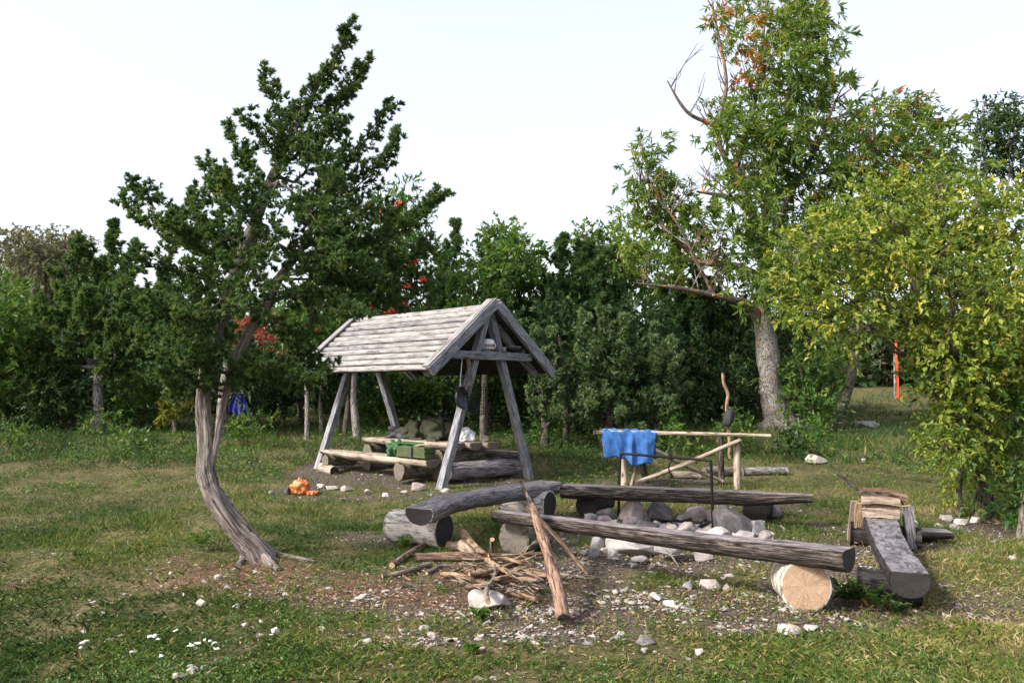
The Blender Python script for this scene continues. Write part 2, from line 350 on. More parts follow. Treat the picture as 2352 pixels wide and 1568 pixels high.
def loft_data(pts, rad, prof, n=12, up=(0, 0, 1), rough=0.03, seed=0, lump=2.2):
    rng = np.random.RandomState(seed)
    P = resample(pts, n); k = len(prof)
    rad = np.asarray(rad, float)
    if rad.ndim == 0: R = np.full(n, float(rad))
    else: R = np.interp(np.linspace(0, 1, n), np.linspace(0, 1, len(rad)), rad)
    T = nrm(np.gradient(P, axis=0))
    up = np.asarray(up, float)
    S = nrm(np.cross(T, up)); U = nrm(np.cross(S, T))
    Ls = np.concatenate([[0], np.cumsum(np.linalg.norm(np.diff(P, axis=0), axis=1))])
    ang = np.arctan2(prof[:, 1], prof[:, 0])
    N = np.zeros((n, k))
    for _ in range(5):
        f1 = rng.randint(1, 5); ph, ph2 = rng.uniform(0, 6.28, 2); fl = rng.uniform(0.5, lump * 3)
        N += np.sin(f1 * ang[None] + ph + np.sin(Ls[:, None] * fl + ph2) * 1.5) * np.cos(Ls[:, None] * fl * 1.7 + ph2) / 2.2
    N += rng.randn(n, k) * 0.35
    sc = R[:, None] * (1 + rough * N)
    V = P[:, None] + S[:, None] * (prof[None, :, 0] * sc)[..., None] + U[:, None] * (prof[None, :, 1] * sc)[..., None]
    per = np.concatenate([[0], np.cumsum(np.linalg.norm(np.diff(np.vstack([prof, prof[:1]]), axis=0), axis=1))])
    loops, sizes, uv, mi = [], [], [], []
    mr = R.mean()
    i = np.arange(n - 1)[:, None]; j = np.arange(k)[None]; j2 = (j + 1) % k
    q = np.stack([i * k + j, i * k + j2, (i + 1) * k + j2, (i + 1) * k + j], -1).reshape(-1, 4)[:, ::-1]
    uq = np.stack([np.stack(np.broadcast_arrays(Ls[i], per[j] * mr), -1), np.stack(np.broadcast_arrays(Ls[i], per[j + 1] * mr), -1),
                   np.stack(np.broadcast_arrays(Ls[i + 1], per[j + 1] * mr), -1), np.stack(np.broadcast_arrays(Ls[i + 1], per[j] * mr), -1)], 2).reshape(-1, 4, 2)[:, ::-1]
    V = V.reshape(-1, 3)
    tri, tuv, rimf = [], [], []
    for e, base in ((0, 0), (1, (n - 1) * k)):
        r = R[0] if e == 0 else R[-1]; ring = V[base:base + k]; c = ring.mean(0)
        axd = (-T[0] if e == 0 else T[-1]) * r * np.linalg.norm(prof, axis=1).mean()
        inner = c + (ring - c) * 0.92 + axd * (0.030 + 0.008 * rng.randn(k, 1) * min(1, rough * 15))
        i0 = len(V); V = np.vstack([V, inner, (c + axd * 0.030)[None]])
        for a in range(k):
            b = (a + 1) % k
            f3 = [(i0 + k, i0 + a, i0 + b), (base + a, base + b, i0 + b), (base + a, i0 + b, i0 + a)]
            pr = {base + a: prof[a] * r, base + b: prof[b] * r, i0 + a: prof[a] * r * .92, i0 + b: prof[b] * r * .92, i0 + k: np.zeros(2)}
            for fi, t in enumerate(f3):
                if fi: t = t[::-1] if e == 0 else t
                else: t = t if e == 0 else t[::-1]
                if fi and e == 0: t = (t[0], t[2], t[1]) if False else t
                tri.append(t); tuv.append([pr[x_] for x_ in t]); rimf.append(fi > 0)
    return V, q, uq, np.array(tri), np.array(tuv), np.array(rimf)
def loft(name, pts, rad, mat, prof=None, cap=None, n=12, parent=None, up=(0, 0, 1), rough=0.03, seed=0, smooth=True, topmat=None, lump=2.2, origin=None):
    if prof is None: prof = prof_round(14)
    V, q, uq, tri, tuv, rimf = loft_data(pts, rad, prof, n, up, rough, seed, lump)
    loops = np.concatenate([q.ravel(), tri.ravel()]); sizes = [4] * len(q) + [3] * len(tri)
    uv = np.concatenate([uq.reshape(-1, 2), tuv.reshape(-1, 2)])
    mats = [mat, cap or mat]; tmi = [0 if f else 1 for f in rimf]; mi = [0] * len(q) + tmi
    if topmat is not None:
        mats.append(topmat); pa = np.stack([prof, np.roll(prof, -1, 0)])
        flat = (np.abs(pa[0, :, 1] - pa[1, :, 1]) < 1e-6) & (pa[0, :, 1] > 0)
        mi = [2 if flat[t % len(prof)] else 0 for t in range(len(q))] + tmi
    sm = np.array([smooth] * len(q) + [False] * len(tri))
    if topmat is not None: sm &= np.array(mi) == 0
    if origin is None:
        origin = np.array([*V.mean(0)[:2], V[:, 2].min()])
    me = np_mesh(name, V - origin, loops, sizes, mats, mi, uv, None, sm)
    return link_mesh(name, me, origin, parent)
def tubes_mesh(name, tubes, mat, origin, parent=None, segs=6, rough=0.04, seed=0):
    """many thin connected limbs of one tree as one mesh"""
    Vs, Q, UV = [], [], []; off = 0
    for t, (pts, rad) in enumerate(tubes):
        L = np.linalg.norm(np.diff(np.asarray(pts), axis=0), axis=1).sum()
        V, q, uq, tri, tuv, rimf = loft_data(pts, rad, prof_round(segs), max(5, min(14, int(L * 6))), (0.3, 0.9, 0.2), rough, seed + t)
        Vs.append(V); Q.append(q + off); UV.append(uq.reshape(-1, 2)); off += len(V)
    V = np.vstack(Vs); q = np.vstack(Q)
    me = np_mesh(name, V - origin, q.ravel(), [4] * len(q), [mat], None, np.vstack(UV), None, True)
    o = link_mesh(name, me, origin, parent)
    return tag(o, kind='stuff')
def grid_mesh(name, P, mat, origin=None, parent=None, thick=0.0, smooth=True):
    a, b = P.shape[:2]
    idx = np.arange(a * b).reshape(a, b)
    q = np.stack([idx[:-1, :-1], idx[1:, :-1], idx[1:, 1:], idx[:-1, 1:]], -1).reshape(-1, 4)
    V = P.reshape(-1, 3)
    if origin is None: origin = np.array([*V.mean(0)[:2], V[:, 2].min()])
    me = np_mesh(name, V - origin, q.ravel(), [4] * len(q), [mat], smooth=smooth)
    o = link_mesh(name, me, origin, parent)
    if thick:
        md = o.modifiers.new("thickness", 'SOLIDIFY'); md.thickness = thick; md.offset = 0
    return o
def lathe(name, prof, mat, M4, parent=None, k=20, smooth=True):
    prof = np.asarray(prof, float); a = np.linspace(0, 2 * np.pi, k, endpoint=False)
    V = np.stack([np.outer(prof[:, 0], np.cos(a)), np.outer(prof[:, 0], np.sin(a)), np.repeat(prof[:, 1][:, None], k, 1)], -1).reshape(-1, 3)
    V = np.array([M4 @ Vector(v) for v in V])
    n = len(prof); i = np.arange(n - 1)[:, None]; j = np.arange(k)[None]; j2 = (j + 1) % k
    q = np.stack([i * k + j, i * k + j2, (i + 1) * k + j2, (i + 1) * k + j], -1).reshape(-1, 4)
    origin = np.array([*V.mean(0)[:2], V[:, 2].min()])
    me = np_mesh(name, V - origin, q.ravel(), [4] * len(q), [mat], smooth=smooth)
    return link_mesh(name, me, origin, parent)
def blob(name, c, size, mat, parent=None, seed=0, rough=0.12, sub=3, power=1.0, flat=0.0, rot=0.0, crease=0.0):
    bm = bmesh.new(); bmesh.ops.create_icosphere(bm, subdivisions=sub, radius=1)
    rng = np.random.RandomState(seed); V = np.array([v.co[:] for v in bm.verts])
    F_ = [[v.index for v in f.verts] for f in bm.faces]; bm.free()
    D = nrm(V); pw_ = 2 + (1 - power) * 6; V = D / ((np.abs(D) ** pw_).sum(1, keepdims=True) ** (1 / pw_))
    for _ in range(7):
        f = rng.randn(3) * rng.uniform(1.5, 6); V = V * (1 + rough * 0.45 * np.sin(D @ f + rng.uniform(0, 6.28)))[:, None]
    if crease:
        for _ in range(9):
            f = nrm(rng.randn(3)) * rng.uniform(3, 9); V = V * (1 - crease * (1 - np.abs(np.sin(D @ f + rng.uniform(0, 6.28)))) ** 3)[:, None]
    if flat: V[:, 2] = np.maximum(V[:, 2], -flat)
    V = V * np.array(size)
    cr, sr = math.cos(rot), math.sin(rot)
    V = V @ np.array([[cr, sr, 0], [-sr, cr, 0], [0, 0, 1]])
    org = np.array([c[0], c[1], c[2] + V[:, 2].min()]); V = V + np.array(c) - org
    me = np_mesh(name, V, np.array(F_).ravel(), [3] * len(F_), [mat], smooth=True)
    return link_mesh(name, me, org, parent)
def hull_mesh(name, mat, seed, npts=14, size=(1, 1, 1), soft_=False):
    rng = np.random.RandomState(seed); p = nrm(rng.randn(npts, 3)) * rng.uniform(0.8, 1.05, (npts, 1))
    p = np.sign(p) * np.abs(p) ** 0.85
    p[:, 2] = np.clip(p[:, 2], -0.45, 0.75)
    bm = bmesh.new()
    for v in p * np.array(size): bm.verts.new(v)
    r = bmesh.ops.convex_hull(bm, input=bm.verts)
    bmesh.ops.delete(bm, geom=[g for g in r['geom_interior'] if isinstance(g, bmesh.types.BMVert)], context='VERTS')
    for v in [v for v in bm.verts if not v.link_faces]: bm.verts.remove(v)
    if soft_:
        bmesh.ops.bevel(bm, geom=bm.edges[:], offset=0.07 * min(size), segments=1, affect='EDGES', profile=0.5)
        bmesh.ops.triangulate(bm, faces=bm.faces[:])
    me = bpy.data.meshes.new(name); bm.to_mesh(me); bm.free(); me.materials.append(mat)
    if soft_:
        for p_ in me.polygons: p_.use_smooth = False
    return me
def stone(name, px, py, w, h, mat, label, seed=0, group=None, flatk=None, npts=26, cat='stone', lift=0.0):
    """stone whose base touches the ground at pixel (px,py); w,h its size in pixels"""
    p = gp(px, py); d = p[1]; sx = w * d / F / 2; sz = h * d / F
    if flatk: sz = flatk * sx
    sy = sx * 0.85
    size = (sx * 1.05, sy, sz / 1.12)
    me = hull_mesh(name, mat, seed, npts, size, True)
    zmin = min(v.co.z for v in me.vertices)
    o = link_mesh(name, me, (p[0], p[1] + sy * 0.7, float(gz(p[0], p[1] + sy * 0.7)) - zmin * 0.68 + lift))
    o.rotation_euler = (0, 0, (seed * 1.7) % 0.8 - 0.4)
    return tag(o, label, cat, group)

# ------------------------------------------------------------------ foliage
def leaf_arrays(B, D, L, W, rng, kind='tri', up=0.8, fold=0.25):
    N = len(B)
    hint = nrm(np.array([0, 0, 1.0]) * up + rng.randn(N, 3) * (1.2 - up))
    S = nrm(np.cross(D, hint)); Nn = nrm(np.cross(S, D))
    L = L[:, None]; W = W[:, None]
    if kind == 'tri':
        V = np.stack([B - S * W / 2, B + S * W / 2, B + D * L], 1); k = 3
    else:
        V = np.stack([B, B + D * L * 0.45 + S * W / 2 + Nn * W * fold, B + D * L - Nn * L * 0.12, B + D * L * 0.45 - S * W / 2 + Nn * W * fold], 1); k = 4
    return V.reshape(-1, 3), k
def foliage_obj(name, V, k, tint, mat, origin, parent=None):
    n = len(V) // k
    me = np_mesh(name, V - origin, np.arange(len(V)), np.full(n, k), [mat], None, None, {"tint": np.repeat(tint, k)}, False)
    o = link_mesh(name, me, origin, parent)
    return o
def tint_of(rng, group_ids, spread=0.16, base=0.5, gs=0.2):
    g = rng.randn(int(group_ids.max()) + 1) * gs
    return np.clip(base + g[group_ids] + rng.randn(len(group_ids)) * spread, 0, 1)
def needle_limbs(rng, limbs, dens, nl, nwid, ter=10, ndl=9, upl=0.25, terlen=(0.5, 1.0), tl=0.10, t0=0.0, wind=(0, 0, 0), plume=0.12, nsp=0.55):
    """limbs: (path, r_start, r_end) in metres -> B, D, L, W, gid"""
    Bs, Ds, Gs = [], [], []; gid = 0
    for li, (path, r0, r1) in enumerate(limbs):
        P = resample(path, 40); T = nrm(np.gradient(P, axis=0)); L = np.linalg.norm(np.diff(P, axis=0), axis=1).sum()
        ns = max(6, int(dens * L * (0.5 * (r0 + r1)) ** 0.7))
        t = t0 + (1 - t0) * rng.rand(ns) ** 0.9; ii = np.minimum((t * 39).astype(int), 38); fr = (t * 39 - ii)[:, None]
        p = P[ii] * (1 - fr) + P[ii + 1] * fr; tan = T[ii]
        rad = rng.randn(ns, 3); rad -= (rad * tan).sum(1, keepdims=True) * tan; rad = nrm(rad)
        r = r0 + (r1 - r0) * t
        sd = nrm(tan * rng.uniform(0.4, 1.5, (ns, 1)) + rad + np.array([0, 0, upl]) + np.array(wind))
        sl = r * rng.uniform(0.35, 1.2, ns) * (1 + 0.35 * np.sin(t * L / max(r0, 0.12) * 2.6 + li * 2.1) + 0.2 * np.sin(t * 31 + np.arctan2(rad[:, 2], rad[:, 0]) * 2))
        tip = rng.rand(ns) < plume
        sl[tip] *= rng.uniform(1.2, 1.75, tip.sum())
        curl = (np.array([0, 0, 1.0]) * rng.uniform(-0.25, 0.35, (ns, 1)) + tan * 0.15) * sl[:, None]
        s = (np.arange(ter) + rng.rand(ns, ter)) / ter * 0.92 + 0.08
        tb = p[:, None] + sd[:, None] * (sl[:, None] * s)[..., None] + curl[:, None] * (s ** 2)[..., None]
        td = nrm(sd[:, None] * 0.8 + rng.randn(ns, ter, 3) * 0.55 + np.array([0, 0, 0.05]))
        tlen = tl * rng.uniform(*terlen, (ns, ter)) * (1.25 - 0.85 * s) * np.clip(0.45 + 0.55 * sl / (2.2 * tl), 0.4, 1.1)[:, None]
        q = (np.arange(ndl) + 0.5) / ndl
        nb = tb[:, :, None] + td[:, :, None] * (tlen[:, :, None] * q)[..., None]
        nd = nrm(td[:, :, None] * 0.9 + rng.randn(ns, ter, ndl, 3) * nsp)
        Bs.append(nb.reshape(-1, 3)); Ds.append(nd.reshape(-1, 3)); Gs.append(np.repeat(np.arange(ns) + gid, ter * ndl)); gid += ns
    B = np.vstack(Bs); D = np.vstack(Ds); g = np.concatenate(Gs); N = len(B)
    return B, D, nl * rng.uniform(0.7, 1.3, N), nwid * rng.uniform(0.7, 1.3, N), g
DENS = 6.0
def sublimbs(rng, limbs, spacing, wind=(0.15, 0, 0.05), rk=0.24, rmin=0.045, tipr=0.02, fw=(0.5, 1.5), lk=(0.6, 1.9)):
    """split each foliage limb into many separate curved plumes"""
    out = []
    for li, (path, r0, r1) in enumerate(limbs):
        P = resample(path, 40); T = nrm(np.gradient(P, axis=0)); L = np.linalg.norm(np.diff(P, axis=0), axis=1).sum()
        k = max(4, int(L / spacing))
        for t in np.sort(rng.rand(k)):
            i = min(38, int(t * 39)); r = r0 + (r1 - r0) * t; tan = T[i]
            rad = rng.randn(3); rad -= (rad @ tan) * tan; rad = nrm(rad)
            d = nrm(tan * rng.uniform(*fw) + rad + np.array([wind[0], 0, 0.15]))
            ln = max(0.17, r * rng.uniform(*lk))
            up = np.array([0, 0, rng.uniform(0.15, 0.6)]) + np.array(wind)
            p0 = P[i]; p1 = p0 + d * ln * 0.5 + np.array([0, 0, -0.04 * ln]); p2 = p1 + nrm(d + up * 0.9) * ln * 0.35
            p3 = p2 + nrm(d * 0.6 + up * 0.5 + np.array([wind[0] * 2, 0, rng.uniform(-0.5, 0.5)])) * ln * 0.25
            out.append(([p0, p1, p2, p3], max(rmin, ln * rk), tipr))
        out.append((P[20:], max(rmin, r0 * 0.30), tipr * 1.2))
    return out
def lobe_twigs(rng, lobes, dens, tw_len, nleaf, ll, lw, droop=0.1, spread=0.6, rag=0.28, upb=0.2, wind=(0, 0, 0), inner=0.25, s0=0.15):
    Bs, Ds, Gs, Tw = [], [], [], []; gid = 0
    wind = np.array(wind, float)
    for (c, r) in lobes:
        r = np.asarray(r, float) * np.ones(3); nt = max(14, int(dens * DENS * (r.prod() ** (2 / 3))))
        d = nrm(rng.randn(nt, 3))
        rg = 1.0
        for _ in range(4):
            rg = rg + rag * 0.6 * np.sin(d @ (rng.randn(3) * 3.2) + rng.uniform(0, 6.28))
        rr = (inner + (1 - inner) * rng.rand(nt) ** 0.55) * rg
        b = c + d * r * rr[:, None]
        td = nrm(d * 0.9 + rng.randn(nt, 3) * 0.45 + np.array([0, 0, upb]) + wind)
        tl = tw_len * rng.uniform(0.6, 1.3, nt)
        s = (np.arange(nleaf) + rng.rand(nt, nleaf)) / nleaf * (1 - s0) + s0
        lb = b[:, None] + td[:, None] * (tl[:, None] * s)[..., None] + (np.array([0, 0, -droop]) + wind * 0.5) * (tl[:, None] * s ** 2)[..., None]
        ld = nrm(td[:, None] * 0.7 + rng.randn(nt, nleaf, 3) * spread + np.array([0, 0, -droop]) + wind)
        Bs.append(lb.reshape(-1, 3)); Ds.append(ld.reshape(-1, 3)); Gs.append(np.repeat(np.arange(nt) + gid, nleaf)); gid += nt
        Tw.append((b, td, tl))
    B = np.vstack(Bs); D = np.vstack(Ds); g = np.concatenate(Gs); N = len(B)
    sv = rng.lognormal(0, 0.28, N)
    return B, D, ll * np.clip(sv, 0.45, 1.6), lw * np.clip(sv, 0.45, 1.6) * rng.uniform(0.8, 1.2, N), g, Tw
def px_lobes(lobes, Y, rng, dyk=0.9, zk=1.0, dup=1):
    """pixel lobes (px,py,r[,dy]) -> world ellipsoids around depth Y"""
    out = []
    for lb in lobes:
        r = lb[2] * Y / F
        for k in range(dup):
            dy = lb[3] if len(lb) > 3 and k == 0 else rng.uniform(-dyk, dyk)
            out.append((at_y(lb[0] + (rng.uniform(-.3, .3) * lb[2] if k else 0), lb[1] + (rng.uniform(-.3, .3) * lb[2] if k else 0), Y + dy), np.array([r, r, r * zk])))
    return out

def broadleaf(name, label, base, lobes, leafmat, bark, seed, dens=90, ll=0.11, lw=0.06, tw=0.35, nleaf=9, dyk=1.0, trunk_r=0.12, fork=None, cat='tree', group=None, kind='tri', droop=0.15, wind=(0, 0, 0), base_t=0.45, dup=1, spread=0.6, Y=None, nolimb=False, inner=0.25, up=0.75, lean=None, limb_seg=5, upb=0.2, limb_k=1.0, sag=-0.12):
    rng = np.random.RandomState(seed)
    b = gp(*base) if Y is None else None
    if b is None:
        q = at_y(base[0], base[1], Y); b = G(q[0], Y)
    Yd = b[1]
    root = empty(name, b, label, cat, group)
    L = px_lobes(lobes, Yd, rng, dyk, 1.0, dup)
    cen = np.mean([c for c, r in L], 0)
    fk = at_y(*fork, Yd) if fork else b * 0.45 + cen * 0.55
    fk[2] = max(fk[2], b[2] + 0.25)
    bb = b - np.array([0, 0, 0.12])
    mid = (bb + fk) / 2 + np.array([rng.uniform(-.1, .1), 0, 0]) if lean is None else at_y(*lean, Yd)
    loft("trunk", [bb, mid, fk], [trunk_r * 1.35, trunk_r, trunk_r * 0.75], bark, prof_round(10), None, 14, root, (0, 1, 0), 0.10, seed)
    tubes = []
    for c, r in L:
        m = (fk + c) / 2 + np.array([rng.uniform(-.2, .2), rng.uniform(-.2, .2), sag * np.linalg.norm(c - fk)])
        tubes.append(([fk - (fk - bb) * 0.04, m, c], [trunk_r * 0.5 * limb_k, trunk_r * 0.28 * limb_k, trunk_r * 0.14 * limb_k]))
        for _ in range(3):
            d = nrm(rng.randn(3) + np.array([0, 0, 0.4])); e = c + d * r * 0.95
            tubes.append(([c * 0.7 + m * 0.3, (c + e) / 2 + rng.randn(3) * 0.06, e], [trunk_r * 0.17, trunk_r * 0.11, 0.006]))
    if not nolimb: tubes_mesh("branches", tubes, bark, b, root, limb_seg, 0.05, seed)
    B, D, l, w, g, Tw = lobe_twigs(rng, L, dens, tw, nleaf, ll, lw, droop, spread, 0.28, upb, wind, inner)
    zz = gz(B[:, 0], B[:, 1]); keep = B[:, 2] > zz + 0.03
    B, D, l, w, g = B[keep], D[keep], l[keep], w[keep], g[keep]
    V, k = leaf_arrays(B, D, l, w, rng, kind, up)
    o = foliage_obj("crown", V, k, tint_of(rng, g, 0.16, base_t, 0.24), leafmat, b, root); tag(o, kind='stuff')
    return root, b, Tw
def juniper(name, label, base, tips, leafmat, bark, seed, dens=120, nl=0.11, nw=0.04, Y=None, trunk_r=0.1, rb=0.5, rt=0.1, t_start=0.25, dyk=0.6, base_t=0.45, group=None, ter=8, ndl=8, fork=None, tl=0.2):
    """tips: (px,py[,r_base_px, dy])"""
    rng = np.random.RandomState(seed)
    if Y is None: b = gp(*base)
    else:
        q = at_y(base[0], base[1], Y); b = G(q[0], Y)
    Yd = b[1]
    root = empty(name, b, label, 'tree', group)
    limbs, tubes = [], []
    tz = max(at_y(t[0], t[1], Yd)[2] for t in tips)
    fk = at_y(*fork, Yd) if fork else b + np.array([0, 0, 0.22 * (tz - b[2])])
    loft("trunk", [b - np.array([0, 0, 0.1]), (b + fk) / 2 + np.array([0.03, 0, 0]), fk], [trunk_r * 1.3, trunk_r, trunk_r * 0.9], bark, prof_round(10), None, 12, root, (0, 1, 0), 0.12, seed)
    ti = min(tips, key=lambda t: t[1]); ld = at_y(ti[0], ti[1] + 40, Yd); ld = np.array([fk[0] * 0.35 + ld[0] * 0.65, Yd, fk[2] + 0.68 * (ld[2] - fk[2])])
    for t in tips:
        dy = t[3] if len(t) > 3 else rng.uniform(-dyk, dyk)
        e = at_y(t[0], t[1], Yd + dy)
        r = (t[2] * 1.3 * Yd / F) if len(t) > 2 else rb
        hs = rng.uniform(0.0, 0.55); s0 = fk * (1 - hs) + ld * hs; s0[2] = min(s0[2], e[2] - 0.35 * r - 0.1); s0[2] = max(s0[2], fk[2] * 0.6 + b[2] * 0.4)
        m = s0 * 0.5 + e * 0.5 + np.array([(e[0] - s0[0]) * 0.20, dy * 0.2, -0.10 * abs(e[0] - s0[0])]) + rng.randn(3) * 0.08
        path = [s0, m, e]
        P = resample(path, 20); limbs.append((P[int(20 * t_start * 0.3):], r, rt))
        tubes.append((path, [trunk_r * 0.5, trunk_r * 0.28, 0.01]))
    tubes.append(([fk, (fk + ld) / 2 + rng.randn(3) * 0.05, ld], [trunk_r * 0.85, trunk_r * 0.5, 0.02]))
    tubes_mesh("branches", tubes, bark, b, root, 5, 0.05, seed)
    SL_ = sublimbs(rng, limbs, 0.055, (0.10, 0, 0.2), 0.16, 0.06, 0.012, (0.7, 1.9), (0.7, 2.0))
    B, D, l, w, g = needle_limbs(rng, SL_, dens * 0.55, nl * 1.1, nw * 1.1, 4, 8, 0.1, (0.6, 1.0), tl * 0.6, 0.1, (0.05, 0, 0), 0.1)
    V, k = leaf_arrays(B, D, l, w, rng, 'tri', 0.5)
    o = foliage_obj("crown", V, k, tint_of(rng, g, 0.14, base_t), leafmat, b, root); tag(o, kind='stuff')
    return root, b

# ------------------------------------------------------------------ the ground
def vnoise(x, y, s, seed=0):
    r = np.random.RandomState(seed); T = r.rand(64, 64)
    x = np.asarray(x) * s + 100; y = np.asarray(y) * s + 100
    i = np.floor(x).astype(int); j = np.floor(y).astype(int); u = x - i; v = y - j
    u = u * u * (3 - 2 * u); v = v * v * (3 - 2 * v)
    a = T[i % 64, j % 64]; b = T[(i + 1) % 64, j % 64]; c = T[i % 64, (j + 1) % 64]; d = T[(i + 1) % 64, (j + 1) % 64]
    return (a * (1 - u) + b * u) * (1 - v) + (c * (1 - u) + d * u) * v
def fbm(x, y, s, seed=0): return (vnoise(x, y, s, seed) * 0.55 + vnoise(x, y, s * 2.1, seed + 1) * 0.28 + vnoise(x, y, s * 4.3, seed + 2) * 0.17)
# trampled stony ground: (x, y, half width, half depth, amount)
BARE = [(0.7, 6.35, 2.2, 0.72, 1.0), (-1.0, 6.4, 1.0, 0.5, 0.9), (1.75, 9.2, 1.5, 1.1, 1.0), (1.4, 7.75, 1.2, 0.6, 1.0), (-0.1, 7.2, 1.0, 0.6, 0.9), (-1.55, 14.0, 2.1, 1.5, 1.0), (-1.5, 11.75, 1.7, 0.30, 1.0),
        (3.6, 8.4, 1.3, 0.9, 0.75), (2.8, 7.2, 0.7, 0.8, 0.7), (-1.3, 9.0, 0.9, 0.35, 0.55), (5.6, 9.6, 0.7, 0.5, 0.9), (3.3, 10.8, 0.9, 0.4, 0.6), (2.3, 13.0, 0.9, 0.4, 0.8), (-0.3, 5.6, 0.9, 0.25, 0.5)]
LIT = [(-2.3, 7.05, 1.3, 0.6, 1.0), (-1.3, 6.7, 1.2, 0.5, 0.85), (-0.5, 7.3, 0.8, 0.5, 0.7)]
def mask(x, y, spots):
    m = np.zeros(np.shape(x))
    n = fbm(x, y, 1.7, 5) - 0.5
    for (a, b, ra, rb, k) in spots:
        d = np.sqrt(((x - a) / ra) ** 2 + ((y - b) / rb) ** 2)
        m = np.maximum(m, k * np.clip(1.35 - d + n * 1.9, 0, 1))
    return m
xs = np.concatenate([-8 - np.geomspace(0.3, 500, 26)[::-1], np.arange(-8, 8.01, 0.08), 8 + np.geomspace(0.3, 500, 26)])
ys = np.concatenate([np.linspace(-60, 2.9, 14), np.arange(3, 16, 0.08), np.arange(16, 40, 0.4), 40 + np.geomspace(0.6, 700, 24)])
X, Y_ = np.meshgrid(xs, ys, indexing='ij')
Z = gz(X, Y_)
bare = mask(X, Y_, BARE); lit = mask(X, Y_, LIT)
Z = Z + 0.012 * (fbm(X, Y_, 3.0, 9) - 0.5) * (np.abs(X) < 9) - 0.01 * bare
idx = np.arange(X.size).reshape(X.shape)
q = np.stack([idx[:-1, :-1], idx[1:, :-1], idx[1:, 1:], idx[:-1, 1:]], -1).reshape(-1, 4)
gm, n, l, b = new_mat("meadow_soil")
tc = n.new("ShaderNodeNewGeometry").outputs["Position"]
a1 = n.new("ShaderNodeAttribute"); a1.attribute_name = "bare"
a2 = n.new("ShaderNodeAttribute"); a2.attribute_name = "litter"
big = noise(n, l, tc, 0.9, 4); fine = noise(n, l, tc, 14, 6, 0.7); vf = noise(n, l, tc, 60, 4, 0.7)
rg = ramp(n, [(0.36, (0.018, 0.018, 0.009)), (0.46, (0.060, 0.052, 0.024)), (0.56, (0.13, 0.100, 0.052)), (0.68, (0.26, 0.20, 0.12))]); l.new(fine, rg.inputs[0])
rb_ = ramp(n, [(0.35, (0.035, 0.055, 0.015)), (0.65, (0.15, 0.135, 0.06))]); l.new(big, rb_.inputs[0])
cg = mixc(n, l, 0.45, rg.outputs[0], rb_.outputs[0])
rs = ramp(n, [(0.34, (0.026, 0.021, 0.018)), (0.48, (0.070, 0.057, 0.047)), (0.60, (0.16, 0.135, 0.112)), (0.70, (0.34, 0.31, 0.28))]); l.new(vf, rs.inputs[0])
rl = ramp(n, [(0.32, (0.05, 0.028, 0.02)), (0.52, (0.14, 0.085, 0.06)), (0.72, (0.26, 0.17, 0.12))]); l.new(vf, rl.inputs[0])
c = mixc(n, l, step(n, l, a1.outputs["Fac"], 0.15, 0.6), cg, rs.outputs[0])
c = mixc(n, l, step(n, l, a2.outputs["Fac"], 0.2, 0.7), c, rl.outputs[0])
l.new(c, b.inputs["Base Color"]); b.inputs["Roughness"].default_value = 0.95; b.inputs["Specular IOR Level"].default_value = 0.1
bump(n, l, mixc(n, l, 0.5, fine, vf), b, 0.9, 0.03)
V = np.stack([X, Y_, Z], -1).reshape(-1, 3)
ground = link_mesh("ground", np_mesh("ground", V, q.ravel(), [4] * len(q), [gm], None, None, {"bare": bare.ravel(), "litter": lit.ravel()}, True))
tag(ground, "uneven meadow ground with worn stony patches round the fire", kind="structure")

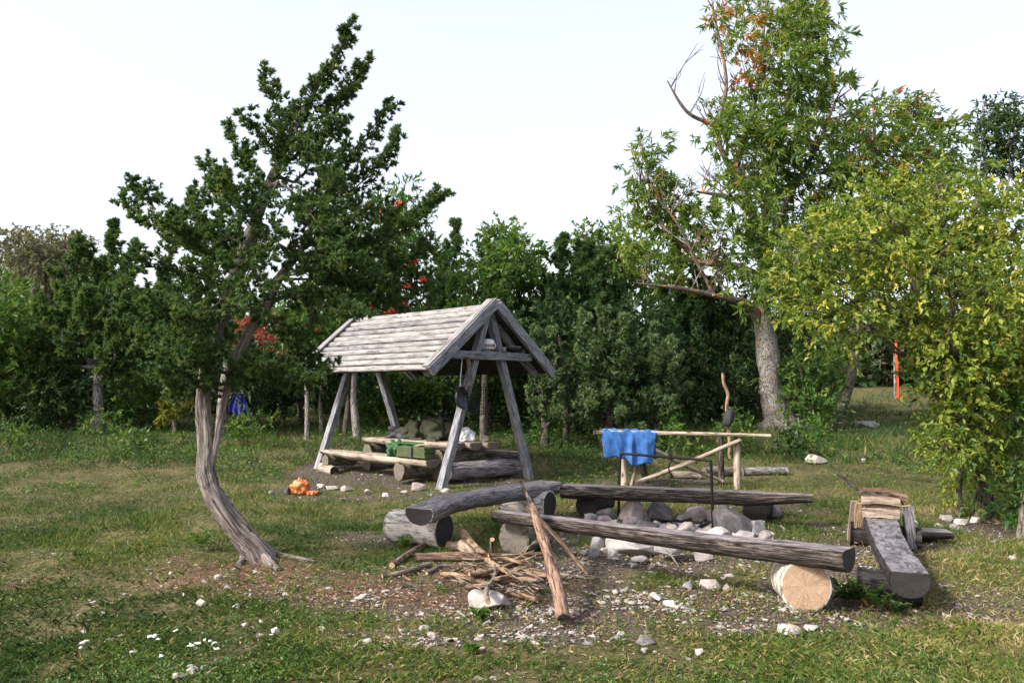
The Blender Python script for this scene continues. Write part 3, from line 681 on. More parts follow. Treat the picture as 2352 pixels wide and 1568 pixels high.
# ------------------------------------------------------------------ grass, herbs, litter (stuff)
rng = np.random.RandomState(11)
def scatter(n, y0, y1, rng, margin=1.25, pw=1.0):
    u = rng.rand(n)
    y = 1.0 / (1.0 / y0 ** pw + u * (1.0 / y1 ** pw - 1.0 / y0 ** pw)) ** (1 / pw)
    x = (rng.rand(n) * 2 - 1) * y * 1176 / F * margin
    return x, y
def grass(name, n, y0, y1, h, w, label, seed, seg2=True):
    rng = np.random.RandomState(seed)
    x, y = scatter(n, y0, y1, rng)
    bm_ = mask(x, y, BARE); lm = mask(x, y, LIT)
    cl = fbm(x, y, 2.3, 21)
    keep = rng.rand(n) < np.clip(0.42 + 2.6 * (cl - 0.42), 0.06, 1) * np.clip((y - y0) / (0.2 * y0) + (y0 < 5), 0, 1) * np.clip((y1 - y) / (0.25 * y1), 0, 1) * (1 - 0.80 * np.clip(bm_ * 1.5, 0, 1)) * (1 - 0.85 * np.clip(lm * 1.4, 0, 1))
    x, y, cl, bm_ = x[keep], y[keep], cl[keep], bm_[keep]; N = len(x)
    ang = rng.rand(N) * 6.283; lean = rng.uniform(0.25, 1.5, N)
    d = nrm(np.stack([np.cos(ang) * lean, np.sin(ang) * lean, np.ones(N)], 1))
    tall = 0.55 + 1.1 * fbm(x, y, 1.1, 33) ** 1.2
    L = h * rng.uniform(0.5, 1.4, N) * tall * 1.3; W = w * rng.uniform(0.7, 1.3, N)
    B = np.stack([x, y, gz(x, y) - 0.012], 1)
    S = nrm(np.cross(d, np.array([0, 0, 1.0]) + rng.randn(N, 3) * 0.3))
    dry = fbm(x, y, 0.55, 44); 
    tint = np.clip(0.27 + 1.2 * (dry - 0.42) - 0.14 * np.clip((-x - 0.6) / 1.0, 0, 1) - 0.04 + 0.05 * (x > 0.5) + 0.10 * np.clip((9 - y) / 5, -.6, 1) * (x > -1.5) + 0.25 * bm_ - 0.30 * np.clip((y - 10.5) / 4, 0, 1) + 0.20 * np.clip(fbm(x, y, 3.4, 91) - 0.5, -.5, .5) * 2 + rng.randn(N) * 0.16 + (rng.rand(N) < 0.17) * 0.42, 0, 1)  # darker green with depth: shade under the back trees put into the colour
    if seg2:
        mid = B + d * (L * 0.55)[:, None]; tip = mid + nrm(d + np.stack([np.cos(ang), np.sin(ang), -0.4 * np.ones(N)], 1) * 0.8) * (L * 0.5)[:, None]
        w2 = (W / 2)[:, None]
        V = np.stack([B - S * w2, B + S * w2, mid + S * w2 * 0.8, tip, mid - S * w2 * 0.8], 1).reshape(-1, 3)
        k = 5
    else:
        V, k = leaf_arrays(B, d, L, W, rng, 'tri', 0.2)
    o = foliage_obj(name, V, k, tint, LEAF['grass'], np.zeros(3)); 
    return tag(o, label, 'grass', None, 'stuff')
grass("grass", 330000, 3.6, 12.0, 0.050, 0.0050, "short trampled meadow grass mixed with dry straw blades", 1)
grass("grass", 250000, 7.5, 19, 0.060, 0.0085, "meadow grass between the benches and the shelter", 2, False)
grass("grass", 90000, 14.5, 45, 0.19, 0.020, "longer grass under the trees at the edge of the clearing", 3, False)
# low broad-leaved herbs
def herbs(n, y0, y1, size, seed, label, cond):
    rng = np.random.RandomState(seed); x, y = scatter(n, y0, y1, rng)
    k = rng.rand(n) < cond(x, y); x, y = x[k], y[k]; N = len(x)
    m = 6; a = rng.rand(N, m) * 6.283; el = rng.uniform(0.15, 1.1, (N, m))
    D = nrm(np.stack([np.cos(a), np.sin(a), el], -1)).reshape(-1, 3)
    st = size * rng.uniform(0.2, 1.6, (N, m))
    hk_ = (1 + 4.0 * np.clip(fbm(x, y, 0.6, 81) - 0.42, 0, 1) * np.clip((y - 12) / 5, 0, 1) * 4)[:, None]
    B = (np.stack([x, y, gz(x, y)], 1)[:, None] + np.stack([np.cos(a) * st * 0.6, np.sin(a) * st * 0.6, st * hk_ * rng.uniform(0.1, 1.0, (N, m))], -1)).reshape(-1, 3)
    L = size * rng.uniform(0.6, 1.2, N * m); W = L * 0.55
    V, kk = leaf_arrays(B, D, L, W, rng, 'quad', 0.8)
    o = foliage_obj("herbs", V, kk, np.clip(0.45 + rng.randn(N * m) * 0.25, 0, 1), LEAF['herb'], np.zeros(3))
    return tag(o, label, 'herbs', None, 'stuff')
herbs(15000, 3.7, 12, 0.027, 5, "low leafy herbs scattered through the short grass", lambda x, y: np.clip(2.6 * (fbm(x, y, 1.3, 61) - 0.42), 0, 1) * (1 - np.clip(mask(x, y, BARE) * 1.3, 0, 1)))
herbs(20000, 11, 26, 0.058, 6, "knee-high leafy herbs along the edge of the wood", lambda x, y: np.clip((y - 11.5) / 4, 0.05, 1) * np.clip(5 * (fbm(x, y, 0.9, 95) - 0.42), 0.05, 1) * np.where(np.abs(x - 4.2) < 2.6, 0.35, 1.0) * (np.hypot(x + 1.55, y - 14.1) > 2.3))
# dry leaf litter
rl_ = np.random.RandomState(8); x, y = scatter(110000, 3.7, 16, rl_)
k = rl_.rand(len(x)) < np.clip(mask(x, y, LIT) * 1.2, 0, 1) * 0.9 + np.clip(mask(x, y, BARE), 0, 1) * 0.45 + 0.12
x, y = x[k], y[k]; N = len(x); a = rl_.rand(N) * 6.283
D = nrm(np.stack([np.cos(a), np.sin(a), rl_.uniform(-0.1, 0.35, N)], 1))
V, kk = leaf_arrays(np.stack([x, y, gz(x, y) + 0.004], 1), D, rl_.uniform(0.015, 0.055, N), rl_.uniform(0.004, 0.018, N), rl_, 'quad', 0.9)
o = foliage_obj("leaf_litter", V, kk, np.clip(rl_.rand(N), 0, 1), LEAF['litter'], np.zeros(3)); tag(o, "dry leaf and needle litter on the bare ground", 'leaf litter', None, 'stuff')

# ------------------------------------------------------------------ stones on the ground
peb = [hull_mesh("pebble", M['st_white'], 300 + i, 13) for i in range(8)]
pebg = [hull_mesh("pebble", M['st_grey'], 320 + i, 13) for i in range(4)]
rp = np.random.RandomState(17)
x, y = scatter(52000, 3.9, 14, rp, 1.08)
mk = mask(x, y, BARE); ml = mask(x, y, LIT)
cl = fbm(x, y, 2.6, 71)
k = rp.rand(len(x)) < (np.clip(mk * 1.3 - 0.1, 0, 1) * np.clip(4 * (cl - 0.36), 0.05, 1) * 0.42 + ml * 0.05 + 0.010)
x, y = x[k], y[k]
size = rp.lognormal(math.log(0.013), 0.50, len(x)); size = np.clip(size, 0.006, 0.05)
order = np.argsort(-size / y)
big_i, rest = order[:260], order[260:]
def put_pebble(i):
    s = size[i]
    me = (pebg if rp.rand() < 0.12 else peb)[rp.randint(4)] if rp.rand() < 0.5 else peb[rp.randint(8)]
    o = link_mesh("pebble", me, (x[i], y[i], float(gz(x[i], y[i])) - s * 0.02))
    o.scale = (s * rp.uniform(0.8, 1.5), s * rp.uniform(0.7, 1.1), s * rp.uniform(0.35, 0.7))
    o.rotation_euler = (rp.uniform(-.3, .3), rp.uniform(-.3, .3), rp.uniform(0, 6.28))
    tag(o, "small loose limestone pebble lying on the trampled ground", "pebble", "loose pebbles on the trampled ground")
for i in big_i: put_pebble(i)
PV = []; PF = []; base_v = [np.array([v.co[:] for v in m_.vertices]) for m_ in peb]; base_f = [np.array([list(p_.vertices) for p_ in m_.polygons]) for m_ in peb]
off = 0
for i in rest:
    t = rp.randint(8); s = size[i]; a = rp.rand() * 6.28; cr, sr = math.cos(a), math.sin(a)
    v = base_v[t] * np.array([s * rp.uniform(.8, 1.5), s * rp.uniform(.7, 1.1), s * rp.uniform(.35, .7)])
    v = np.stack([v[:, 0] * cr - v[:, 1] * sr, v[:, 0] * sr + v[:, 1] * cr, v[:, 2]], 1) + np.array([x[i], y[i], float(gz(x[i], y[i])) - s * 0.02])
    PV.append(v); PF.append(base_f[t] + off); off += len(v)
gv = link_mesh("gravel", np_mesh("gravel", np.vstack(PV), np.vstack(PF).ravel(), [3] * sum(len(f) for f in PF), [M['st_white']], smooth=False))
tag(gv, "fine white limestone gravel strewn over the bare earth", "gravel", None, "stuff")

stone("stone", 1127, 1397, 124, 31, M['st_white'], "large angular white limestone lump beside the pile of branches", 41, None, None, 18)
stone("stone", 1630, 1352, 62, 22, M['st_white'], "flat pale limestone slab in the gravel behind the birch-supported bench", 42, None, None, 16)
stone("stone", 1585, 1352, 34, 18, M['st_grey'], "small greyish stone touching the flat pale limestone slab", 43, None, None, 16)
stone("stone", 1815, 1458, 66, 17, M['st_lichen'], "flat grey stone blotched with black lichen in front of the birch round", 44, None, None, 18)
stone("stone", 1868, 1448, 40, 10, M['st_lichen'], "thin lichened stone flake beside the flat blotched stone", 45, None, None, 16)
stone("stone", 1486, 1483, 48, 25, M['st_dark'], "dark slate-grey triangular stone in the short grass", 46, None, None, 12)
stone("stone", 1484, 1500, 24, 13, M['st_white'], "small white stone touching the dark triangular stone", 47, None, None, 12)
stone("stone", 1607, 1505, 22, 15, M['st_white'], "small lone white stone in grass right of the dark triangular stone", 48, None, None, 12)
stone("stone", 1508, 1380, 34, 18, M['st_white'], "blocky white stone at the near edge of the gravel patch", 49, None, None, 14)
stone("stone", 1540, 1392, 36, 14, M['st_white'], "low white stone beside the blocky white stone", 50, None, None, 14)
stone("stone", 1882, 1066, 50, 19, M['st_moss'], "rounded boulder with yellow-green moss in the grass behind the drying rail", 51, None, None, 30)
stone("stone", 2000, 982, 66, 14, M["st_grey"], "flat grey boulder half sunk in the shaded grass right of the ash", 57, None, None, 20)
stone("stone", 1985, 1066, 14, 11, M['st_grey'], "small grey stone in the grass right of the mossy boulder", 52, None, None, 12)
stone("stone", 1782, 1192, 40, 32, M['st_dark'], "upright dark stone under the thin end of the back bench", 53, None, None, 16)
stone("stone", 2103, 1210, 22, 14, M['st_grey'], "small round grey stone at the foot of the iron poker", 54, None, None, 20)
stone("stone", 1810, 1385, 26, 26, M['st_white'], "pale stone wedged against the left of the birch round", 55, None, None, 14)
for i, (px, py, w, h) in enumerate([(2215, 1205, 40, 14), (2180, 1195, 36, 14), (2245, 1200, 30, 12), (2200, 1215, 30, 12), (2265, 1190, 30, 14), (2160, 1210, 22, 9)]):
    stone("stone", px, py, w, h, M['st_white'], "pale limestone lump in the heap at the foot of the yellowing bush", 60 + i, "stone heap under the yellowing bush", None, 14)
for i, (px, py, w, h) in enumerate([(800, 1128, 44, 13), (760, 1125, 34, 9), (850, 1135, 36, 11), (1020, 1132, 30, 10), (885, 1140, 26, 8), (735, 1120, 22, 9), (925, 1138, 24, 8)]):
    stone("stone", px, py, w, h, M['st_white'], "flat limestone slab in the stony strip before the roofed table", 70 + i, "stone strip before the shelter", None, 14)
for i, (px, py, w, h) in enumerate([(498, 1330, 20, 12), (460, 1395, 26, 14), (468, 1340, 18, 9), (540, 1398, 22, 12), (425, 1370, 16, 8), (520, 1352, 20, 8), (380, 1345, 14, 6), (560, 1440, 18, 10), (632, 1455, 24, 14), (600, 1430, 14, 8)]):
    stone("stone", px, py, w, h, M['st_white'], "small white stone in the reddish litter under the leaning juniper", 80 + i, "stones under the leaning juniper", None, 13)

# ------------------------------------------------------------------ the roofed table shelter
SC = np.array([-1.563, 14.193]); SA = -0.779
SU = np.array([math.cos(SA), math.sin(SA), 0]); SV = np.array([-math.sin(SA), math.cos(SA), 0])
SZ = 0.06 * 2.0 * float(soft((14.193 - 11.0) / 2.0))
def sh(u, v, z): return np.array([SC[0], SC[1], SZ]) + SU * u + SV * v + np.array([0, 0, z])
def shg(u, v, z=0.0):
    p = sh(u, v, 0); p[2] = float(gz(p[0], p[1])) + z; return p
HL, W0, HR, HE, WE = 1.66, 0.97, 2.74, 1.69, 1.27
OV = 0.16
root = empty("picnic_shelter", shg(0, 0), "weathered open wooden shelter with pitched slab roof on splayed legs", "shelter")
slope = nrm(np.array([WE, HR - HE]))           # (across, up)
def roofp(u, side, s, off=0.0):                # s metres down the slope from the ridge, off above it
    across = slope[0] * s; dz = -slope[1] * s
    nx, nz = slope[1], slope[0]
    return sh(u, side * (across + nx * off), HR + dz + nz * off)
SL = math.hypot(WE, HR - HE)
rs_ = np.random.RandomState(3)
for side in (-1, 1):
    npl = 11; wdt = SL / npl
    for i in range(npl):
        s = 0.05 + wdt * (i + 0.5); e = rs_.uniform(-0.03, 0.03, 4)
        upv = SV * side * slope[1] + np.array([0, 0, slope[0]])
        loft("roof_board", [roofp(-HL - OV + 0.02 + e[0], side, s + e[2] * 0.25, 0.012), roofp(0, side, s + rs_.uniform(-.012, .012), 0.014), roofp(HL + OV - 0.01, side, s + e[3] * 0.25, 0.012)], 1.0, M['roof'],
             prof_slab(wdt * rs_.uniform(0.395, 0.435), rs_.uniform(0.050, 0.068), 7), M['end_grey'], 16, root, upv, 0.06, 100 + i + 20 * (side > 0), True)
for side in (-1, 1):
    loft("roof_light_blocker", [roofp(-HL - OV + 0.05, side, SL / 2 + 0.03, -0.012), roofp(HL + OV - 0.03, side, SL / 2 + 0.03, -0.012)], 1.0, M['black'], prof_box(SL / 2 - 0.02, 0.009), None, 6, root, SV * side * slope[1] + np.array([0, 0, slope[0]]), 0.0, 130 + side, False)  # added dark sheet: blocks light between the slabs and blackens their gaps
# gable boards, rafters
for end in (1, -1):
    for side in (-1, 1):
        u = end * (HL + OV + 0.03)
        upv = SV * side * slope[1] + np.array([0, 0, slope[0]])
        loft("barge_board", [roofp(u, side, -0.02 if side < 0 else 0.045, 0.012), roofp(u, side, SL + 0.06, 0.012)], 1.0, M['beam'], prof_box(0.035, 0.078), M['end_grey'], 10, root, upv, 0.02, 140 + end * 3 + side, False)
        if end > 0 or side < 0:
            loft("cover_board", [roofp(u - end * 0.06, side, 0.01, 0.095), roofp(u - end * 0.06, side, SL + 0.05, 0.095)], 1.0, M['roof'] if side < 0 else M['beam'], prof_box(0.075, 0.014), M['end_grey'], 8, root, upv, 0.02, 150 + end * 3 + side, False)
        ur = end * (HL - 0.09)
        loft("rafter", [roofp(ur, side, 0.05, -0.085), roofp(ur, side, SL - 0.02, -0.085)], 1.0, M['beam'], prof_box(0.04, 0.055), M['end_grey'], 8, root, upv, 0.03, 160 + end * 3 + side, False)
    for side in (-1, 1):
        a = shg(end * HL, side * W0, -0.05); t = sh(end * HL, side * 0.04, HR - 0.16)
        loft("leg", [a, t], 1.0, M['beam'], prof_box(0.052, 0.068), M['end_grey'], 14, root, SU, 0.035, 170 + end * 3 + side, False)
    zc = 1.925; kx = (HR - zc) / (HR - HE) * WE - 0.10
    loft("collar_beam", [sh(end * (HL + 0.092), -kx, zc), sh(end * (HL + 0.092), kx, zc)], 1.0, M['beam'], prof_box(0.036, 0.062), M['end_grey'], 10, root, (0, 0, 1), 0.03, 180 + end, False)
loft("ridge_pole", [sh(-HL - 0.1, 0, HR - 0.11), sh(HL + 0.1, 0, HR - 0.11)], 0.045, M['beam'], prof_round(10), M['end_grey'], 10, root, (0, 0, 1), 0.05, 190)
for side in (-1, 1):
    loft("purlin", [roofp(-HL - 0.1, side, SL * 0.62, -0.09), roofp(HL + 0.08, side, SL * 0.62, -0.09)], 0.045, M['beam'], prof_round(8), M['end_grey'], 10, root, (0, 0, 1), 0.05, 192 + side)

# table and benches under the roof (local u along, v across)
def split_log(name, a, b, w, h, mat, seed, parent, n=18, rough=0.05, top=None, taper=(0.55, 1, 1, 0.9), cap=None, topv=0.25):
    p = prof_D(18, topv); p = p * np.array([w, h])
    return loft(name, [a, (a + b) / 2, b], list(taper), mat, p, cap or M['end_grey'], n, parent, (0, 0, 1), rough, seed, True, top)
tr = empty("picnic_table", shg(0, 0.05), "low log picnic table under the wooden roof", "table")
for i, v in enumerate((-0.27, 0.0, 0.27)):
    split_log("table_plank", sh(-1.25 + 0.1 * i, v + 0.05, 0.53), sh(1.22 + 0.12 * i, v + 0.05, 0.53), 0.142, 0.10, M['pale'], 200 + i, tr, top=M['pale'], taper=(0.8, 1, 1, 0.95))
for u in (-0.95, 0.95):
    loft("support_log", [sh(u, -0.42, 0.325), sh(u, 0.52, 0.325)], 0.125, M['mossy'], prof_round(14), M['end_grey'], 10, tr, (0, 0, 1), 0.06, 210 + int(u * 9))
    loft("support_log", [shg(u + 0.03, -0.46, 0.09), shg(u + 0.03, 0.55, 0.09)], 0.125, M['grey'], prof_round(14), M['end_grey'], 10, tr, (0, 0, 1), 0.06, 214 + int(u * 9))
br = empty("log_bench", shg(0, -0.8), "pale split-log bench on log stubs on the near side of the roofed table", "bench")
split_log("seat", sh(-1.62, -0.86, 0.33), sh(1.28, -0.80, 0.30), 0.17, 0.11, M['pale'], 220, br, top=M['pale'], taper=(0.6, 1.0, 1.05, 0.85))
loft("support_log", [sh(-1.28, -1.06, 0.175), sh(-1.28, -0.45, 0.175)], 0.105, M['mossy'], prof_round(14), M['end_grey'], 9, br, (0, 0, 1), 0.06, 221)
loft("support_log", [shg(-1.52, -0.98, 0.04), shg(-1.02, -1.04, 0.04)], 0.085, M['pale'], prof_round(14), M['end_dark'], 9, br, (0, 0, 1), 0.05, 222)
loft("support_log", [sh(0.78, -1.06, 0.135), sh(0.78, -0.40, 0.135)], 0.135, M['mossy'], prof_round(14), M['end_grey'], 9, br, (0, 0, 1), 0.09, 223)
br = empty("log_bench", shg(0, 0.9), "grey log bench on the far side of the roofed table", "bench")
split_log("seat", sh(-1.3, 0.92, 0.36), sh(1.55, 0.90, 0.34), 0.15, 0.11, M['grey'], 225, br, top=M['pale'])
loft("support_log", [sh(-0.9, 0.62, 0.16), sh(-0.9, 1.15, 0.16)], 0.13, M['grey'], prof_round(14), M['end_grey'], 9, br, (0, 0, 1), 0.06, 226)
loft("support_log", [sh(1.12, 0.62, 0.15), sh(1.12, 1.2, 0.15)], 0.13, M['grey'], prof_round(14), M['end_grey'], 9, br, (0, 0, 1), 0.06, 227)
lo = loft("log", [sh(1.28, -0.52, 0.12), sh(1.42, 0.9, 0.13)], 0.14, M['grey'], prof_round(16), M['end_grey'], 12, None, (0, 0, 1), 0.05, 228)
tag(lo, "thick grey log lying across the open end under the shelter table", "log")
stone("stone", 962, 1128, 42, 18, M['st_pink'], "pale stone block propping the near bench log under the roof", 56, None, None, 16)

# things on the table
T0 = 0.53 + 0.025
def tb(u, v, z=0.0): return sh(u, v + 0.05, T0 + z)
bp = empty("backpack", tb(0.30, 0.0), "olive green canvas backpack lying on the roofed log table", "backpack")
bpb = blob("body", tb(0.32, 0.02, 0.17), (0.40, 0.17, 0.19), M['olive'], bp, 1, 0.14, 4, 0.72, 0.85, SA, 0.015)
blob("side_pocket", tb(-0.03, -0.14, 0.15), (0.17, 0.10, 0.15), M['olive'], bp, 2, 0.16, 4, 0.75, 0.85, SA, 0.015)
blob("side_pocket", tb(0.50, -0.15, 0.16), (0.19, 0.11, 0.16), M['olive'], bp, 4, 0.16, 4, 0.75, 0.85, SA, 0.015)
blob("lid_pocket", tb(-0.22, -0.10, 0.09), (0.14, 0.14, 0.10), M['olive'], bp, 4, 0.18, 3, 0.8, 0.8, SA)
blob("padding", tb(0.40, 0.05, 0.33), (0.30, 0.12, 0.055), M['strap'], bp, 5, 0.25, 3, 0.8, 0.8, SA)
def strap(pts, w, parent, seed=0, mat=None, name="strap", th=0.006):
    return loft(name, pts, 1.0, mat or M['strap'], prof_box(w, th), None, 10, parent, SV * -1 + np.array([0, 0, 0.6]), 0.02, seed, False)
strap([tb(0.22, -0.10, 0.34), tb(0.26, -0.24, 0.24), tb(0.29, -0.26, 0.13)], 0.022, bpb, 1)
strap([tb(-0.12, -0.2, 0.04), tb(0.1, -0.28, 0.02), tb(0.3, -0.27, 0.03)], 0.018, bpb, 2)
strap([tb(0.06, -0.27, 0.05), tb(0.07, -0.30, -0.08), tb(0.08, -0.31, -0.22)], 0.017, bpb, 3)
strap([tb(0.52, -0.26, 0.06), tb(0.58, -0.31, -0.06), tb(0.55, -0.32, -0.20)], 0.026, bpb, 4)
strap([tb(0.70, -0.25, 0.08), tb(0.72, -0.31, -0.10), tb(0.70, -0.32, -0.27)], 0.026, bpb, 5)
blob("belt_pad", tb(0.62, -0.30, -0.02), (0.10, 0.04, 0.07), M['olive'], bp, 6, 0.2, 3, 0.8, 0.9, SA)
gb = empty("cloth_bag", tb(-0.62, -0.05), "small crumpled dark grey bag left of the backpack on the table", "bag")
blob("body", tb(-0.60, -0.05, 0.09), (0.19, 0.13, 0.11), M['greybag'], gb, 7, 0.35, 4, 0.85, 0.75, SA, 0.015)
strap([tb(-0.78, -0.16, 0.02), tb(-0.68, -0.19, 0.05), tb(-0.55, -0.19, 0.03)], 0.014, gb, 6)
wb = empty("plastic_bag", tb(0.98, 0.10), "white plastic bag slumped on the table beside the backpack", "bag")
blob("body", tb(0.90, 0.10, 0.085), (0.24, 0.18, 0.15), M['plastic_white'], wb, 9, 0.10, 5, 0.9, 0.5, SA, 0.09)
blob("twisted_neck", tb(0.84, 0.08, 0.18), (0.09, 0.07, 0.06), M['plastic_white'], wb, 10, 0.2, 4, 0.9, 0.9, SA, 0.12)
bt = empty("plastic_bottle", tb(-0.25, 0.12), "clear plastic bottle with bright green cap standing on the table", "bottle")
bm4 = Matrix.Translation(Vector(tb(-0.25, 0.12, 0.001)))
lathe("body", [(0.0, 0), (0.036, 0.0), (0.040, 0.02), (0.038, 0.12), (0.040, 0.20), (0.038, 0.25), (0.026, 0.31), (0.014, 0.345), (0.0, 0.35)], M['bottle'], bm4, bt, 18)
lathe("cap", [(0.0, 0.338), (0.017, 0.338), (0.017, 0.372), (0.0, 0.373)], M['cap'], bm4, bt, 14)
st_ = hull_mesh("stone", M['st_white'], 77, 14, (0.09, 0.07, 0.09), True)
o = link_mesh("stone", st_, tb(1.22, 0.32, 0.035)); tag(o, "small pale stone on the table right of the white bag", "stone")
# on the near bench
B0 = 0.335
def bs(u, v, z=0.0): return sh(u, v, B0 + z)
fm = empty("folded_foam_mat", bs(0.62, -0.86), "folded olive foam sleeping mat lying on the near bench under the roof", "mat")
for i in range(6):
    z = 0.035 + i * 0.027
    w = 0.30 + 0.012 * math.sin(i * 2.1)
    loft("mat_fold", [bs(0.66 - w * 0.2, -0.86 + 0.01 * (i % 2), z), bs(1.28 - 0.01 * (i % 3), -0.84, z)], 1.0, M['mat'], prof_box(0.115, 0.0118), None, 8, fm, (0, 0, 1), 0.03, 240 + i, False)
strap([bs(0.98, -0.985, 0.02), bs(0.98, -0.988, 0.10), bs(0.98, -0.985, 0.19)], 0.017, fm, 7, M['greybag'], "band")
g2 = empty("cloth_bag", bs(0.3, -0.8), "soft green bag on the near bench beside the folded mat", "bag")
blob("body", bs(0.46, -0.84, 0.11), (0.15, 0.13, 0.14), M['greenbag'], g2, 12, 0.25, 4, 0.85, 0.8, SA, 0.015)
blob("flap", bs(0.75, -0.76, 0.205), (0.24, 0.10, 0.035), M['greenbag'], g2, 13, 0.3, 3, 0.85, 0.8, SA)
rp_ = empty("rope_coil", bs(0.85, -0.84, 0.18), "pale rope coil lying on the folded olive mat", "rope")
for k in range(3):
    a = np.linspace(0, 5.8, 10); r = 0.05 + 0.012 * k
    c = bs(1.0 + 0.06 * k, -0.85 + 0.01 * k, 0.195 + 0.012 * k)
    loft("rope_loop", [c + SU * r * 1.5 * math.cos(t) + SV * r * math.sin(t) for t in a], 0.009, M['pale'], prof_round(6), None, 26, rp_, (0.1, 0, 1), 0.05, 250 + k)

# things hanging from or standing on the front collar beam
cbz = 1.925 + 0.062
kt = empty("kettle", sh(HL + 0.09, 0.02, cbz), "white enamel kettle with scroll pattern standing on the shelter's collar beam", "kettle")
km = Matrix.Translation(Vector(sh(HL - 0.02, 0.02, cbz + 0.04))) @ Matrix.Rotation(SA, 4, 'Z')
loft("stand_block", [sh(HL - 0.02, 0.0, cbz - 0.06), sh(HL - 0.02, 0.0, cbz + 0.045)], 1.0, M['beam'], prof_box(0.05, 0.06), None, 4, kt, (0, 1, 0), 0.02, 5, False)
kb = lathe("body", [(0.0, 0.005), (0.100, 0.005), (0.108, 0.03), (0.110, 0.10), (0.104, 0.135), (0.085, 0.16), (0.03, 0.172), (0.0, 0.174)], M['enamel'], km, kt, 28)
loft("spout", [np.array(km @ Vector((0.03, 0.085, 0.03))), np.array(km @ Vector((0.035, 0.125, 0.08))), np.array(km @ Vector((0.04, 0.165, 0.15)))], [0.034, 0.024, 0.014], M['enamel'], prof_round(10), None, 8, kt, (1, 0, 0), 0.0, 3)
for k in range(5):                    # printed scrolls round the side
    ph = -0.95 + 0.42 * k
    for rr, mm, nm in ((0.021, 'enamel_black', 'scroll'), (0.011, 'enamel_red', 'scroll')):
        pts = []
        for t in np.linspace(0.3, 5.6, 12):
            a = ph + rr * math.cos(t) / 0.111; z = 0.062 + rr * 1.05 * math.sin(t)
            pts.append(np.array(km @ Vector((0.1115 * math.cos(a), 0.1115 * math.sin(a), z))))
        loft(nm, pts, 0.0042, M[mm], prof_round(5), None, 20, kb, (0.2, 0.1, 1), 0.0, k)
bw = empty("frying_pan", sh(HL + 0.05, 0.52, cbz), "shallow dark pan with pale rim resting on the right of the collar beam", "pan")
pm = Matrix.Translation(Vector(sh(HL + 0.04, 0.50, cbz + 0.008))) @ Matrix.Rotation(-0.06, 4, 'X')
lathe("bowl", [(0.0, 0.0), (0.06, 0.0), (0.12, 0.035), (0.15, 0.075), (0.14, 0.075), (0.11, 0.04), (0.0, 0.012)], M['pan'], pm, bw, 24)
lathe("lid", [(0.0, 0.084), (0.165, 0.080), (0.168, 0.086), (0.0, 0.095)], M['steel'], pm, bw, 24)
bx = empty("small_jar", sh(HL + 0.09, 0.30, cbz), "small grey jar standing left of the shallow pan on the beam", "jar")
jm = Matrix.Translation(Vector(sh(HL + 0.09, 0.27, cbz)))
lathe("body", [(0, 0), (0.035, 0), (0.036, 0.06), (0.030, 0.068), (0, 0.068)], M['beam'], jm, bx, 14)
lathe("lid", [(0, 0.066), (0.033, 0.066), (0.033, 0.08), (0, 0.081)], M['steel'], jm, bx, 14)
hp = empty("hanging_pan", sh(HL + 0.1, -0.62, 1.35), "round sooty frying pan hanging by its handle from the shelter beam", "pan")
hc = sh(HL + 0.13, -0.73, 1.27)
hm = Matrix.Translation(Vector(hc)) @ Matrix.Rotation(SA + 0.35, 4, 'Z') @ Matrix.Rotation(math.radians(84), 4, 'Y')
lathe("bowl", [(0.0, 0.0), (0.12, 0.0), (0.16, 0.03), (0.175, 0.075), (0.165, 0.075), (0.15, 0.035), (0.115, 0.012), (0.0, 0.012)], M['pan'], hm, hp, 26)
loft("handle", [np.array(hm @ Vector((-0.165, 0, 0.05))), np.array(hm @ Vector((-0.30, 0, 0.065))), sh(HL + 0.13, -0.66, 1.86)], [0.013, 0.010, 0.008], M['steel'], prof_round(8), None, 10, hp, (0, 1, 0), 0.0, 2)
gr = empty("grill_rack", sh(HL + 0.1, -0.5, 1.1), "black wire grill rack with long handles hanging from the shelter beam", "grill rack")
go = lambda a, z: sh(HL + 0.155, -0.56 + a, z)
fr = [go(0, 1.02), go(0.36, 1.02), go(0.36, 1.44), go(0, 1.44)]
for i in range(4): loft("frame_wire", [fr[i], fr[(i + 1) % 4]], 0.007, M['iron'], prof_round(6), None, 4, gr, (0.3, 0.3, 0.9), 0, i)
for i in range(1, 9): loft("wire", [go(0.04 * i, 1.02), go(0.04 * i, 1.44)], 0.0045, M['iron'], prof_round(5), None, 3, gr, (0.3, 0.3, 0.1), 0, i)
for i in range(1, 8): loft("wire", [go(0, 1.02 + 0.0525 * i), go(0.36, 1.02 + 0.0525 * i)], 0.0045, M['iron'], prof_round(5), None, 3, gr, (0, 0, 1), 0, i)
for i, a in enumerate((0.02, 0.055, 0.09)): loft("handle", [go(a, 1.42), go(a - 0.02, 1.66), go(-0.02 + 0.02 * i, 1.89)], [0.007, 0.010, 0.012], M['branch3'], prof_round(7), None, 6, gr, (0, 1, 0.1), 0.02, i)

# ------------------------------------------------------------------ log benches round the fire
def V3(a): return np.array(a, float)
def stub(parent, c_px, base_y, dia, length, axis, mat, cap, seed, name="support", back=0.0, rough=0.04, taper=(1.03, 1.0, 0.97)):
    """log round lying on the ground: near end under pixel (c_px, base_y), axis horizontal direction pointing away"""
    g0 = gp(c_px, base_y); a = nrm(np.array([*axis, 0.0])); r = dia / 2
    e0 = g0 - a * back; e1 = e0 + a * length
    e0[2] = float(gz(e0[0], e0[1])) + r * 0.94; e1[2] = float(gz(e1[0], e1[1])) + r * 0.94
    return loft(name, [e0, (e0 + e1) / 2, e1], [r * t for t in taper], mat, prof_round(26), cap, 14, parent, (0, 0, 1), rough, seed), e0, e1
